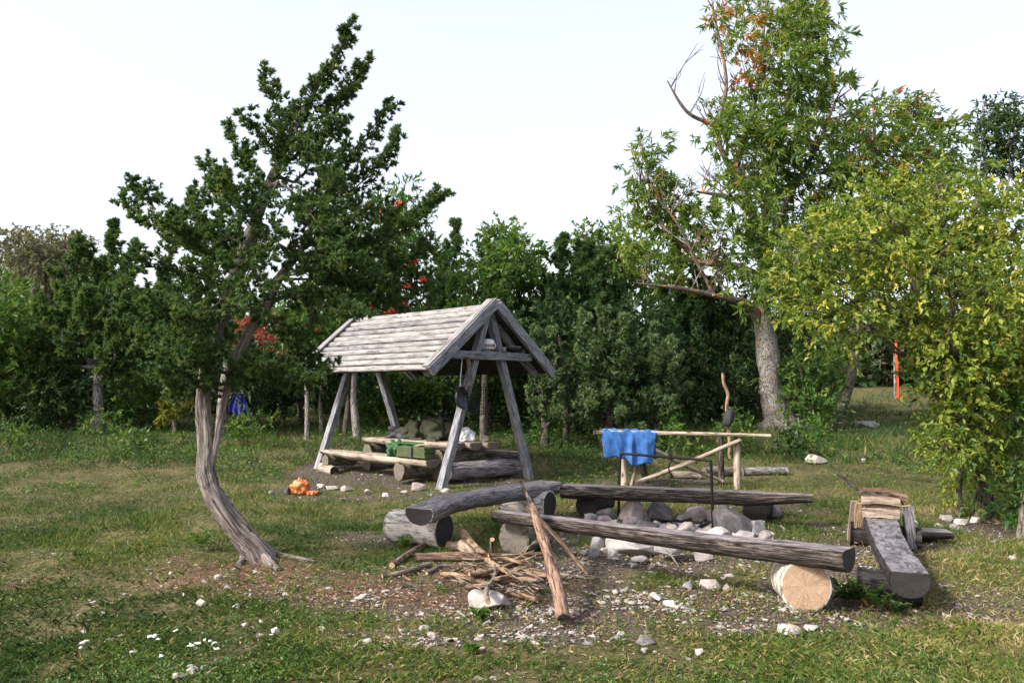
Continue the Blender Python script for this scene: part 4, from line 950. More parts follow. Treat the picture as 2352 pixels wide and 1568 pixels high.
# A: curved grey bench
A0, A1, A2 = at_z(962, 1176, 0.41), at_z(1108, 1134, 0.44), at_z(1266, 1112, 0.45)
ra = empty("log_bench", G(*A1[:2]), "curved grey split-log bench on two white log rounds", "bench")
pD = prof_D(22, 0.30) * np.array([0.165, 0.135])
loft("seat", [A0, at_z(1030, 1150, 0.45), A1, A2], [1.0, 1.0, 1.0, 1.05], M['grey'], pD, M['end_dark'], 26, ra, (0, 0, 1), 0.05, 301, True, M['grey'])
stub(ra, 1020, 1256, 0.345, 0.66, (-0.86, 0.50), M['white'], M['end_dark'], 302, rough=0.03)
stub(ra, 1262, 1190, 0.335, 0.62, (-0.86, 0.50), M['white'], M['end_dark'], 303, rough=0.03)
# B: long front bench
B_0, B_1 = at_z(1140, 1179, 0.43), at_z(1950, 1275, 0.45)
rbn = empty("log_bench", G(*((B_0 + B_1) / 2)[:2]), "long dark split-log bench resting on a mossy round and a fresh birch round", "bench")
pD = prof_D(22, 0.38) * np.array([0.125, 0.105])
loft("seat", [B_0, B_0 * .66 + B_1 * .34 + V3((0, 0, -0.005)), B_0 * .33 + B_1 * .67 + V3((0, 0, -0.012)), B_1], [0.70, 0.82, 0.96, 1.10], M['dark'], pD, M['end_dark'], 36, rbn, (0, 0, 1), 0.05, 305, True, M['darktop'])
stub(rbn, 1180, 1276, 0.34, 0.5, (0.55, 0.83), M['mossy'], M['end_grey'], 306, rough=0.07)
o, e0, e1 = stub(rbn, 1852, 1400, 0.355, 0.40, (0.12, 0.99), M['birch'], M['end_fresh'], 307, rough=0.025)
o["label"] = "fresh pale birch round with white bark"
# C: back bench
C0, C1 = at_z(1292, 1122, 0.40), at_z(1868, 1141, 0.42)
rc = empty("log_bench", G(*((C0 + C1) / 2)[:2]), "long dark split-log bench tapering to a thin end behind the fire ring", "bench")
pD = prof_D(22, 0.42) * np.array([0.14, 0.12])
loft("seat", [C0, C0 * .6 + C1 * .4, C0 * .25 + C1 * .75 + V3((0, 0, -0.01)), C1], [1.0, 0.95, 0.95, 0.50], M['dark'], pD, M['end_dark'], 34, rc, (0, 0, 1), 0.05, 310, True, M['darktop'])
stub(rc, 1347, 1186, 0.29, 0.5, (0.55, 0.83), M['black'], M['end_dark'], 311)
stub(rc, 1735, 1200, 0.29, 0.5, (0.45, 0.89), M['black'], M['end_dark'], 312)
# D: right bench
def Dp(px, Yd, z): q = at_y(px, 800, Yd); return np.array([q[0], Yd, z])
D0 = Dp(2076, 6.0, 0.245); D1 = Dp(2006, 9.0, 0.28)
rd = empty("log_bench", G(*((D0 + D1) / 2)[:2]), "wide slate-grey split-log bench with blackened end and firewood on it", "bench")
pD = prof_D(24, 0.45) * np.array([0.150, 0.135])
ax = nrm(D1 - D0)
loft("seat", [D0, D0 * .66 + D1 * .34 + V3((-0.035, 0, 0)), D0 * .33 + D1 * .67 + V3((-0.03, 0, 0.01)), D1], [0.95, 0.96, 1.05, 1.1], M['black'], pD, M['end_dark'], 34, rd, (0, 0, 1), 0.035, 315, True, M['slate'])
perp = nrm(np.array([-ax[1], ax[0], 0]))
for t, s_, ln in ((0.10, 316, (0.34, 0.10)), (0.80, 317, (0.30, 0.34))):
    c = D0 * (1 - t) + D1 * t
    a, bq = c + perp * ln[0], c - perp * ln[1]
    for e in (a, bq): e[2] = float(gz(e[0], e[1])) + 0.10
    loft("support", [a, (a + bq) / 2, bq], 0.125, M['black'], prof_round(18), M['end_dark'], 12, rd, (0, 0, 1), 0.05, s_)
dz = D1[2] + 0.135 * 0.45 * 1.1
def on_d(t, s, z): # t metres back from far end along bench, s to the left
    return np.array([*(D1 - ax * t + perp * s)[:2], dz + z])
pT = np.array([(-0.9, -0.6), (0.95, -0.7), (0.75, 0.35), (0.1, 0.75), (-0.8, 0.45)])
fire = [("pale split log on top of the firewood stacked across the grey bench", (0.72, 0.19, 0.155), (0.70, -0.16, 0.15), 0.050, 'split'),
        ("brown split log in the middle of the firewood stacked across the grey bench", (0.66, 0.17, 0.09), (0.66, -0.155, 0.09), 0.050, 'branch2'),
        ("crooked pale split log at the front of the firewood on the grey bench", (0.80, 0.19, 0.045), (0.82, -0.145, 0.04), 0.062, 'split'),
        ("dark split log lying aslant at the back of the firewood on the grey bench", (0.25, 0.15, 0.20), (0.40, -0.12, 0.15), 0.045, 'dark'),
        ("short brown split log at the back corner of the firewood on the bench", (0.50, -0.08, 0.175), (0.46, -0.24, 0.17), 0.045, 'branch'),
        ("dark split log bedded under the firewood at the back of the bench", (0.30, 0.17, 0.05), (0.32, -0.17, 0.05), 0.075, 'dark')]
for i, (lab, a, bq, r, m_) in enumerate(fire):
    o = loft("firewood_log", [on_d(*a), (on_d(*a) + on_d(*bq)) / 2 + V3((0, 0, 0.008)), on_d(*bq)], r, M[m_], pT, M['end_tan'], 12, None, (0, 0, 1), 0.13, 320 + i, False); tag(o, lab, "firewood", "firewood on the right bench")
def lean_log(t, s0, s1, h, r, seed, lab, m_):
    a = on_d(t, s0, 0); a[2] = float(gz(a[0], a[1])) + 0.02; e = on_d(t, s1, h - 0.02)
    o = loft("firewood_log", [a, e], r, M[m_], pT, M['end_tan'], 8, None, (0, 1, 0), 0.08, seed, False); tag(o, lab, "firewood", "firewood on the right bench")
lean_log(0.62, 0.30, 0.25, 0.15, 0.048, 330, "pale split log standing against the side of the grey bench", 'split')
lean_log(0.70, 0.24, 0.21, 0.14, 0.05, 331, "tan split log leaning between bench side and stacked firewood", 'branch2')
lean_log(0.74, -0.25, -0.21, 0.14, 0.055, 332, "grey split log leaning against the right side of the firewood stack", 'grey')
# spade and poker
sp = empty("spade", on_d(0.35, 0.1, 0.2), "old spade with dark handle and pointed rusty blade lying over the firewood", "spade")
pa, pb_, pc = at_y(1916, 1080, 9.1), at_y(1970, 1124, 8.6), at_y(2066, 1132, 8.35)
loft("handle", [pa, (pa + pb_) / 2, pb_], 0.017, M['dark'], prof_round(8), None, 10, sp, (0, 1, 0), 0.04, 1)
loft("blade", [pb_, pb_ * .6 + pc * .4, pb_ * .3 + pc * .7, pc], [0.35, 1.0, 0.85, 0.06], M['rust'], np.array([(-0.06, 0.01), (0, -0.008), (0.06, 0.01), (0.06, 0.016), (0, 0), (-0.06, 0.016)]), None, 12, sp, (0.15, -0.35, 1), 0.0, 2, False)
pk = gp(2106, 1206); pt_ = at_y(2064, 1142, 8.45)
o = loft("poker", [pt_, (pt_ + pk) / 2, pk], 0.009, M['iron'], prof_round(8), None, 8, None, (0, 1, 0), 0, 3); tag(o, "thin black iron poker leaning from the firewood stack to the ground", "poker")
# low plank log at the right
q0, q1 = gp(2095, 1248), gp(2195, 1250)
pD = prof_D(16, 0.3) * np.array([0.16, 0.08])
o = loft("log", [q0 + V3((0, 0.15, 0.10)), (q0 + q1) / 2 + V3((0, 0.12, 0.105)), q1 + V3((0, 0.1, 0.10))], [1.0, 1.0, 0.75], M['black'], pD, M['end_dark'], 14, None, (0, 0, 1), 0.05, 340, True, M['slate']); tag(o, "short dark plank log lying low in the grass beside the grey bench", "log")

# ------------------------------------------------------------------ fire ring
fx = lambda zx, zy: ((1380 + zx / 3.459) * 0.91875, (1040 + zy / 3.459) * 0.91875)
ash_c = gp(*fx(1180, 985))
Pn = []
for i in range(13):
    r = i / 12
    Pn.append([(ash_c[0] + 0.62 * r * math.cos(t), ash_c[1] + 0.38 * r * math.sin(t), float(gz(ash_c[0] + 0.62 * r * math.cos(t), ash_c[1] + 0.38 * r * math.sin(t))) + 0.06 * (1 - r ** 2) - 0.015 * (r == 1) + 0.02 * math.sin(5 * t + 9 * r) * (1 - r)) for t in np.linspace(0, 2 * np.pi, 33)])
o = grid_mesh("ash_heap", np.array(Pn), M['ash']); tag(o, "low heap of white ash inside the ring of fire stones", "ash", None, "stuff")
ring = [(700, 905, 240, 170, 'st_pink', "tall greyish pink granite stone at the back of the fire ring"), (805, 905, 130, 100, 'st_grey', "grey stone beside the tall pink granite in the fire ring"),
 (965, 925, 240, 150, 'st_dark', "broad dark stone at the back of the fire ring"), (490, 895, 185, 100, 'st_dark', "dark humped stone at the left back of the fire ring"),
 (340, 930, 125, 80, 'st_grey', "rounded grey stone at the outer left edge of the fire ring"), (455, 935, 165, 60, 'st_pink', "low brownish stone left of the iron stake"), (520, 960, 110, 55, 'st_white', "small white stone in front of the low brownish stone"),
 (425, 965, 80, 50, 'st_white', "small pale stone next to the outer left grey stone"), (570, 950, 90, 60, 'st_grey', "small blue-grey stone beside the iron frame's left foot"), (690, 972, 175, 90, 'st_pink', "pinkish stone touching the dark oval stone in the fire ring"),
 (815, 1003, 220, 95, 'st_dark', "smooth dark oval stone at the front of the fire ring"), (1270, 905, 195, 110, 'st_pink', "rounded pink stone at the back right of the fire ring"), (1415, 915, 125, 110, 'st_pink', "pinkish stone left of the great dark boulder"),
 (1150, 920, 135, 60, 'st_grey', "low grey stone at the back edge of the ash"), (1595, 1040, 360, 275, 'st_dark', "great angular dark boulder at the right of the fire ring"), (1785, 1030, 150, 120, 'st_grey', "pale grey stone behind the great dark boulder"),
 (1865, 1098, 155, 100, 'st_pink', "purplish stone at the outer right of the fire ring"), (1700, 1100, 185, 70, 'st_grey', "low grey stone in front of the great dark boulder"), (1440, 1085, 205, 110, 'st_white', "pale stone at the front right of the ash"),
 (1335, 1065, 165, 75, 'st_pink', "brownish flat stone between the pale stones at the front of the fire"), (1170, 1045, 225, 115, 'st_white', "white flaky limestone leaning at the front of the fire"), (1040, 1025, 105, 85, 'st_white', "small pale stone left of the leaning white limestone"),
 (400, 1155, 125, 110, 'st_grey', "greyish stone in front of the ring below the front bench"), (520, 1160, 120, 95, 'st_white', "white stone under the middle of the front bench"), (365, 1215, 95, 72, 'st_grey', "small grey stone at the outer front left of the fire ring"),
 (452, 1210, 65, 52, 'st_white', "tiny white stone before the outer front left of the ring"), (528, 1222, 85, 82, 'st_grey', "small pitted grey stone beside the big white slab"), (640, 1195, 320, 130, 'st_white', "big white limestone block under the front bench"),
 (735, 1228, 365, 95, 'st_white', "broad flat white slab in front of the big white block"), (780, 1272, 155, 50, 'st_white', "thin white flake before the broad flat slab"), (1065, 1278, 295, 140, 'st_grey', "rounded grey boulder in front of the fire under the bench"),
 (1315, 1250, 175, 80, 'st_white', "pale stone right of the rounded grey boulder under the bench"), (712, 1310, 65, 40, 'st_grey', "small stone lying before the thin white flake"), (270, 1200, 60, 40, 'st_white', "small pale stone lying left of the fire ring")]
for i, (zx, zy, w, h, m_, lab) in enumerate(ring):
    px, py = fx(zx, zy); kk = 0.91875 / 3.459
    stone("stone", px, py, w * kk * 1.12, h * kk * 1.05, M[m_], lab, 400 + i * 3, "stones of the fire ring", None, 22 if w < 300 else 16)
rsm = np.random.RandomState(31)
sm_m = [hull_mesh("broken_stone", M[['st_white', 'st_grey', 'st_white', 'st_pink'][i % 4]], 900 + i, 11) for i in range(8)]
for i in range(70):
    a = rsm.uniform(0, 6.28); rr = math.sqrt(rsm.uniform(0.05, 1)); xx = ash_c[0] - 0.1 + 1.15 * rr * math.cos(a); yy = ash_c[1] - 0.15 + 0.95 * rr * math.sin(a)
    sz_ = rsm.uniform(0.035, 0.085)
    o = link_mesh("broken_stone", sm_m[rsm.randint(8)], (xx, yy, float(gz(xx, yy)) + sz_ * 0.25 + 0.02 * (rr < .5))); o.scale = (sz_, sz_ * rsm.uniform(.6, .9), sz_ * rsm.uniform(.5, .9)); o.rotation_euler = (rsm.uniform(-.5, .5), rsm.uniform(-.5, .5), rsm.uniform(0, 6.28))
    tag(o, "small angular broken stone in the ashy fire bed", "stone", "small stones in the fire bed")
for i in range(9):
    a = rsm.uniform(0, 6.28); xx = ash_c[0] + 0.45 * math.cos(a) * rsm.rand(); yy = ash_c[1] + 0.35 * math.sin(a) * rsm.rand(); d_ = rsm.uniform(0, 3.14); ln = rsm.uniform(0.06, 0.16)
    zc_ = float(gz(xx, yy)) + 0.075; dv = V3((math.cos(d_) * ln / 2, math.sin(d_) * ln / 2, rsm.uniform(-.01, .015)))
    o = loft("charred_stick", [V3((xx, yy, zc_)) - dv, V3((xx, yy, zc_)) + dv], 0.016, M['black'], prof_round(6), None, 5, None, (0, 0, 1), 0.15, 980 + i); tag(o, "short charred stick end lying in the white ash", "charred stick", "charred sticks in the ash")
# iron frame
fb0, fb1 = at_z(1420, 1189, 0.06), at_z(1638, 1214, 0.06)
ft0, ft1 = at_y(1425, 1041, fb0[1]), at_y(1633, 1057, fb1[1])
fr = empty("fire_frame", G(*((fb0 + fb1) / 2)[:2]), "black iron cooking frame standing over the fire ring", "cooking frame")
d = nrm(ft1 - ft0)
loft("frame_bar", [fb0 - V3((0, 0, 0.1)), fb0 * .3 + ft0 * .7, ft0 - V3((0, 0, 0.06)), ft0 - V3((0, 0, 0.018)) + d * 0.012, ft0 + d * 0.05, ft0 * .5 + ft1 * .5, ft1 - d * 0.05, ft1 - V3((0, 0, 0.018)) - d * 0.012, ft1 - V3((0, 0, 0.06)), fb1 * .3 + ft1 * .7, fb1 - V3((0, 0, 0.1))], 0.0165, M['iron'], prof_round(10), None, 90, fr, (0.3, 0.9, 0.2), 0.01, 5)
hk = ft0 * .43 + ft1 * .57
ho = empty("pot_hook", hk - V3((0, 0, 0.2)), "black iron pot hook hanging from the cooking frame", "hook")
loft("hook_rod", [hk + V3((0, 0, 0.13)), hk + V3((0.003, -0.02, 0.04)), hk + V3((0.01, -0.022, -0.03)), hk + V3((-0.02, -0.02, -0.10)), hk + V3((-0.015, -0.02, -0.16)), hk + V3((0.015, -0.02, -0.20)), hk + V3((0.012, -0.02, -0.235)), hk + V3((-0.012, -0.02, -0.23))], 0.0085, M['iron'], prof_round(8), None, 40, ho, (0.2, 1, 0.1), 0, 6)
loft("hook_loop", [hk + V3((0.012, -0.02, -0.03)), hk + V3((0.03, -0.02, 0.0)), hk + V3((0.02, 0.02, 0.025)), hk + V3((-0.015, 0.02, 0.02)), hk + V3((-0.02, -0.02, -0.02))], 0.007, M['iron'], prof_round(8), None, 20, ho, (0.2, 1, 0.1), 0, 7)
s0 = at_z(1447, 1190, 0.05); s1 = at_y(1447, 1124, s0[1])
o = loft("iron_stake", [s0 - V3((0, 0, 0.1)), s1], 0.016, M['iron'], prof_round(8), None, 6, None, (0, 1, 0), 0.01, 8); tag(o, "short black iron stake beside the left foot of the cooking frame", "stake")

# ------------------------------------------------------------------ drying rail with towel
pl, prr = gp(1434, 1116), gp(1694, 1127)
rl = empty("drying_rail", (pl + prr) / 2, "rough pole drying rail on crossed braces behind the back bench", "rail")
tl, trp = at_y(1363, 993, pl[1] - 0.13), at_y(1770, 1000, prr[1] - 0.15)
loft("rail_pole", [tl, (tl + trp) / 2 + V3((0, 0, 0.008)), trp], [0.032, 0.030, 0.024], M['pale'], prof_round(10), M['end_grey'], 16, rl, (0, 0, 1), 0.06, 350)
tl2, tr2 = tl + V3((0.12, 0.24, 0.02)), trp + V3((-0.9, 0.26, 0.01))
loft("rail_pole", [tl2, tr2], [0.028, 0.024], M['pale'], prof_round(10), M['end_grey'], 12, rl, (0, 0, 1), 0.06, 351)
def under(p, z): return np.array([p[0], p[1], z])
loft("post", [pl - V3((0, 0, .1)), under(pl, tl[2] - 0.03)], [0.055, 0.05], M['pale'], prof_round(10), M['end_grey'], 10, rl, (0, 1, 0), 0.07, 352)
loft("post", [prr - V3((0, 0, .1)), under(prr, trp[2] - 0.10)], [0.058, 0.052], M['pale'], prof_round(10), M['end_tan'], 10, rl, (0, 1, 0), 0.07, 353)
pb2 = prr + V3((-0.10, 0.55, 0)); pb2 = G(*pb2[:2])
loft("post", [pb2 - V3((0, 0, .1)), under(pb2, trp[2] + 0.02)], [0.05, 0.045], M['dark'], prof_round(10), M['end_grey'], 10, rl, (0, 1, 0), 0.06, 354)
pb1 = G(pl[0] + 0.42, pl[1] + 0.45); pt1 = under(pl + V3((0.25, 0.35, 0)), tl[2] - 0.02)
loft("post", [pb1 - V3((0, 0, .1)), pt1], [0.06, 0.055], M['dark'], prof_round(10), M['end_grey'], 10, rl, (0, 1, 0), 0.06, 355)
da, db = at_y(1462, 1108, pl[1] - 0.12), at_y(1700, 1010, prr[1] - 0.10)
loft("brace", [da, (da + db) / 2 + V3((0, 0, -0.02)), db], [0.034, 0.032, 0.03], M['pale'], prof_round(9), M['end_tan'], 14, rl, (0, 1, 0), 0.08, 356)
da, db = at_y(1490, 1025, pl[1] + 0.42), at_y(1662, 1105, prr[1] + 0.5)
loft("brace", [da, (da + db) / 2 + V3((0, 0, -0.03)), db], [0.032, 0.034, 0.03], M['branch3'], prof_round(9), M['end_grey'], 14, rl, (0, 1, 0), 0.08, 357)
loft("brace", [G(*(pl + V3((0.1, -0.02, 0)))[:2]), at_y(1462, 1068, pl[1] - 0.05), at_y(1460, 1045, pl[1])], [0.03, 0.026, 0.022], M['branch3'], prof_round(8), None, 10, rl, (0, 1, 0), 0.08, 358)
# towel
tw = empty("towel", under((at_y(1443, 1000, pl[1])), tl[2] - 0.5), "bright blue towel draped over the drying rail", "towel")
ta = tl + (trp - tl) * ((1384 - 1363) / 407.0); tb_ = tl + (trp - tl) * ((1508 - 1363) / 407.0)
nu, nv = 46, 40; PT = np.zeros((nu, nv, 3)); dirv = nrm(tb_ - ta); fwd = nrm(np.array([dirv[1], -dirv[0], 0.0]))
for i in range(nu):
    a = i / (nu - 1)
    for j in range(nv):
        b_ = j / (nv - 1)
        lenF = 0.40 + 0.09 * (1 / (1 + math.exp(-(a - 0.52) * 40))) - 0.03 * math.sin(a * 9) - 0.10 * max(0, 0.12 - a) / 0.12
        lenB = 0.38 + 0.04 * math.sin(a * 7 + 1)
        over = 0.24      # lies across both poles
        tot = lenF + over + lenB; s = b_ * tot
        fold = 0.018 * math.sin(a * 9 + 0.6) + 0.008 * math.sin(a * 23 + 1.0) + 0.055 * math.exp(-((a - 0.53) / 0.045) ** 2)
        base = ta * (1 - a) + tb_ * a
        if s < lenF:
            h = (lenF - s); k_ = min(1, h / 0.15)
            p = base + fwd * (0.042 + (fold + 0.01) * k_ + 0.02 * h) + V3((0, 0, 0.025 - h)) + dirv * (-0.06 * h / 0.4 * (1 - 2 * a) * -1)
        elif s < lenF + over:
            t = (s - lenF) / over
            p = base + fwd * (0.042 - t * 0.30) + V3((0, 0, 0.035 + 0.02 * math.sin(a * 17 + t * 5) + 0.012 * math.sin(a * 31) - 0.012 * math.sin(t * math.pi)))
        else:
            h = s - lenF - over; k_ = min(1, h / 0.15)
            p = base + fwd * (-0.26 + fold * 0.8 * k_) + V3((0, 0, 0.03 - h)) + dirv * (0.10 * h)
        p = p + fwd * (0.0025 * math.sin(a * 41 + b_ * 23) + 0.0025 * math.sin(a * 17 - b_ * 31 + 2) + 0.0015 * math.sin(a * 73 + b_ * 11)) + V3((0, 0, 0.004 * math.sin(a * 33)))
        PT[i, j] = p
grid_mesh("cloth", PT, M['blue'], None, tw, 0.006)

# stick post with black pot bag
b0 = gp(1676, 1052)
ss = empty("stick_post", b0, "crooked bare stick standing upright behind the drying rail", "stick")
loft("stick", [b0 - V3((0, 0, .1)), at_y(1675, 1000, b0[1]), at_y(1669, 935, b0[1]), at_y(1672, 905, b0[1]), at_y(1662, 880, b0[1]), at_y(1660, 855, b0[1])], [0.045, 0.036, 0.032, 0.032, 0.03, 0.028], M['branch2'], prof_round(9), M['end_tan'], 22, ss, (0, 1, 0), 0.06, 360)
bag = empty("black_bag", at_y(1673, 980, b0[1] - 0.1), "small black bag hanging on the crooked stick", "bag")
bc = at_y(1673, 962, b0[1] - 0.06)
blob("body", bc, (0.085, 0.07, 0.15), M['strap'], bag, 31, 0.2, 3, 0.85, 0.9)
loft("cord", [bc + V3((0, 0, 0.13)), bc + V3((-0.015, -0.01, 0.24)), at_y(1670, 928, b0[1] - 0.04)], 0.008, M['strap'], prof_round(6), None, 6, bag, (0, 1, 0), 0, 3)
# logs lying behind
for (p0, p1, r, m_, lab, sd) in [((1618, 1093), (1690, 1092), 0.085, 'branch3', "old grey log lying in the grass behind the drying rail braces", 370), ((1705, 1092), (1808, 1090), 0.075, 'gbark', "pale grey barkless log lying in the grass right of the drying rail", 371), ((1540, 1096), (1612, 1100), 0.06, 'branch3', "mossy rotten log lying behind the left of the drying rail", 372)]:
    a, bq = gp(*p0), gp(*p1)
    o = loft("log", [a + V3((0, 0, r * .8)), (a + bq) / 2 + V3((0, 0, r * .9)), bq + V3((0, 0, r * .8))], [r, r, r * .85], M[m_], prof_round(12), M['end_grey'], 14, None, (0, 0, 1), 0.12, sd); tag(o, lab, "log")

# ------------------------------------------------------------------ firewood branches on the ground
zx2 = lambda x, y: ((960 + x / 3.563) * 0.91875, (1140 + y / 3.563) * 0.91875)
def branch(pts, r, m_, lab, seed, cap='end_tan', group="branches in the firewood pile", n=None, lifts=None, segs=9, rough=0.09, twigs=0):
    W_ = []
    for i, (x_, y_) in enumerate(pts):
        g0 = gp(*zx2(x_, y_)); h = lifts[i] if lifts else 0.0
        if h:
            g0 = at_y(*zx2(x_, y_), 1.0); d_ = ray(*zx2(x_, y_)); g0 = at_z(*zx2(x_, y_), h)
        else: g0 = g0 + V3((0, 0, (r if np.isscalar(r) else r[min(i, len(r) - 1)]) * 0.9))
        W_.append(g0)
    if twigs:
        rt = empty("fallen_branch", G(*np.mean(W_, 0)[:2]), lab, "branch", group)
        loft("stem", W_, r, M[m_], prof_round(segs), M[cap], n or 8 + 6 * len(pts), rt, (0.1, 0.1, 1), rough, seed)
        rg_ = np.random.RandomState(seed)
        P = resample(W_, 20)
        for k_ in range(twigs):
            i = rg_.randint(6, 19); d_ = nrm(nrm(P[i] - P[i - 1]) + rg_.randn(3) * 0.6 + V3((0, 0, 0.25))); ln = rg_.uniform(0.12, 0.3)
            pts_ = [P[i], P[i] + d_ * ln * .5 + rg_.randn(3) * 0.02, P[i] + d_ * ln + rg_.randn(3) * 0.04]
            for q_ in pts_: q_[2] = max(q_[2], float(gz(q_[0], q_[1])) + 0.008)
            loft("twig", pts_, [0.008, 0.006, 0.003], M[m_], prof_round(5), None, 8, rt, (0.2, 0.3, 1), 0.1, seed + k_)
        return rt
    o = loft("fallen_branch", W_, r, M[m_], prof_round(segs), M[cap], n or 8 + 6 * len(pts), None, (0.1, 0.1, 1), rough, seed)
    return tag(o, lab, "branch", group)
# big pole leaning on the benches
branch([(1610, 1455), (1540, 1150), (1440, 790), (1370, 590), (1320, 440)], [0.050, 0.048, 0.045, 0.040, 0.030], 'branch', "long thick reddish dead pole leaning across the benches from the gravel", 500, lifts=[0.05, 0.2, 0.36, 0.50, 0.58], n=60, rough=0.20, group=None, segs=13, cap='dark')
branch([(1330, 450), (1270, 330), (1240, 290), (1218, 215)], [0.024, 0.020, 0.018, 0.014], 'dark', "dark crooked branch end leaning on the curved grey bench", 501, lifts=[0.57, 0.60, 0.62, 0.66], n=20, group=None)
branch([(1810, 1050), (1560, 740), (1390, 570), (1255, 440)], [0.012, 0.018, 0.022, 0.020], 'branch2', "thin straight pole leaning beside the thick reddish pole", 502, lifts=[0.03, 0.30, 0.46, 0.58], n=26, group=None)
branch([(70, 1000), (250, 880), (430, 780)], [0.030, 0.033, 0.034], 'branch', "thick brown branch lying before the white log round", 503)
branch([(700, 680), (800, 800), (900, 880)], [0.046, 0.040, 0.032], 'branch2', "stout smooth branch lying from the white log round to the pile", 504, lifts=[0.14, 0.09, 0.06], n=22)
branch([(690, 790), (760, 850), (810, 900)], [0.055, 0.045, 0.040], 'split', "short stout tan log in the branch pile near the white round", 505, lifts=[0.10, 0.07, 0.05])
branch([(570, 830), (680, 840)], [0.045, 0.05], 'branch2', "stubby broken log piece beside the white round's dark end", 506)
branch([(275, 940), (550, 935), (870, 930)], [0.042, 0.045, 0.035], 'branch', "long thick brown log lying crosswise at the front of the branch pile", 507, n=26)
branch([(930, 885), (1200, 880), (1440, 865)], [0.022, 0.024, 0.018], 'branch', "straight reddish branch lying behind the front of the pile", 508, n=22, lifts=[0.10, 0.09, 0.09])
branch([(990, 860), (965, 800), (965, 740)], [0.030, 0.026, 0.022], 'split', "short pale forked stub standing in the branch pile", 509, lifts=[0.04, 0.12, 0.20])
branch([(920, 920), (1040, 1000), (1200, 1050), (1360, 1070)], [0.028, 0.024, 0.018, 0.010], 'branch2', "wavy tan branch with forked twigs running through the pile", 510, twigs=6, lifts=[0.12, 0.10, 0.07, 0.05])
branch([(940, 920), (1100, 915), (1220, 945), (1320, 930)], [0.020, 0.017, 0.014, 0.008], 'branch2', "crooked pale branch lying on top of the pile", 511, twigs=5, lifts=[0.14, 0.13, 0.12, 0.12])
branch([(720, 1025), (900, 1060), (1080, 1110)], [0.026, 0.026, 0.020], 'branch2', "mossy tan branch lying in front of the thick crosswise log", 512, n=22)
branch([(635, 1090), (760, 1140), (890, 1180)], [0.028, 0.026, 0.022], 'branch2', "sawn pinkish branch piece nearest the big white lump", 513)
branch([(1075, 1210), (1200, 1260), (1360, 1300)], [0.022, 0.024, 0.022], 'branch2', "straight tan branch piece right of the big white lump", 514)
branch([(930, 1300), (915, 1190), (985, 1070), (985, 960)], [0.018, 0.020, 0.014, 0.008], 'branch3', "curved mossy twig arching over the big white lump", 515, lifts=[0.13, 0.12, 0.10, 0.12], n=26)
branch([(380, 1055), (500, 1000), (620, 985)], [0.016, 0.018, 0.012], 'branch3', "thin grey branch lying behind the sawn pinkish piece", 516)
branch([(600, 1045), (720, 990)], [0.012, 0.012], 'branch3', "short thin grey stick touching the thin grey branch", 517)
branch([(140, 1040), (190, 1090), (240, 1110)], [0.012, 0.012, 0.008], 'branch', "small red-brown stick left of the branch pile", 518)
branch([(170, 1160), (330, 1200)], [0.020, 0.016], 'dark', "strip of dark bark lying left of the big white lump", 519)
branch([(225, 1225), (300, 1280)], [0.012, 0.010], 'branch', "little reddish stick in the grass near the bark strip", 520)
branch([(980, 1060), (1200, 1010), (1430, 1030)], [0.020, 0.024, 0.020], 'branch', "reddish branch hidden low in the middle of the pile", 521, lifts=[0.05, 0.06, 0.05])
branch([(1580, 1060), (1700, 1075), (1830, 1095)], [0.012, 0.012, 0.007], 'branch3', "thin dark twig stretching right from under the leaning pole", 522, twigs=3)
rt = np.random.RandomState(4)
for i in range(40):
    x0, y0 = rt.uniform(600, 1500), rt.uniform(860, 1190); a = rt.uniform(-0.6, 0.6) + (math.pi if rt.rand() < .5 else 0); ln = rt.uniform(120, 330)
    x1, y1 = x0 + ln * math.cos(a), y0 + ln * math.sin(a) * 0.7
    branch([(x0, y0), ((x0 + x1) / 2 + rt.uniform(-30, 30), (y0 + y1) / 2 + rt.uniform(-40, 25)), (x1, y1)], [0.008, 0.007, 0.004], 'branch3' if rt.rand() < .6 else 'branch2', "thin brittle twig tangled in the firewood pile", 540 + i, lifts=[0.03 + rt.uniform(0, .07), 0.05 + rt.uniform(0, .10), 0.03 + rt.uniform(0, .12)], segs=5, group="thin twigs in the firewood pile")
for i in range(16):
    x0, y0 = rt.uniform(350, 1350), rt.uniform(900, 1120); a = rt.uniform(-0.7, 0.5) + (math.pi if rt.rand() < .5 else 0); ln = rt.uniform(180, 480)
    x1, y1 = x0 + ln * math.cos(a), y0 + ln * math.sin(a) * 0.6
    r_ = rt.uniform(0.014, 0.026); z_ = rt.uniform(0.02, 0.09)
    branch([(x0, y0), ((x0 + x1) / 2 + rt.uniform(-20, 20), (y0 + y1) / 2 + rt.uniform(-15, 15)), (x1, y1)], [r_, r_ * .95, r_ * .8], ['branch', 'branch2', 'branch3'][rt.randint(3)], "bare stick lying loosely in the firewood pile", 600 + i, lifts=[z_, z_ + 0.02, z_ + rt.uniform(-.01, .03)], segs=7, group="loose sticks in the firewood pile")
for i, pts in enumerate([[(1080, 850), (1130, 720), (1200, 640)], [(1180, 900), (1290, 800), (1490, 715)], [(820, 1040), (800, 930), (850, 830)], [(1200, 920), (1330, 770), (1400, 735)]]):
    branch(pts, [0.008, 0.007, 0.004], 'branch3', "thin brittle twig rising from the firewood pile before the mossy round", 570 + i, lifts=[0.06, 0.18, 0.26], segs=5, group="twigs rising from the firewood pile")

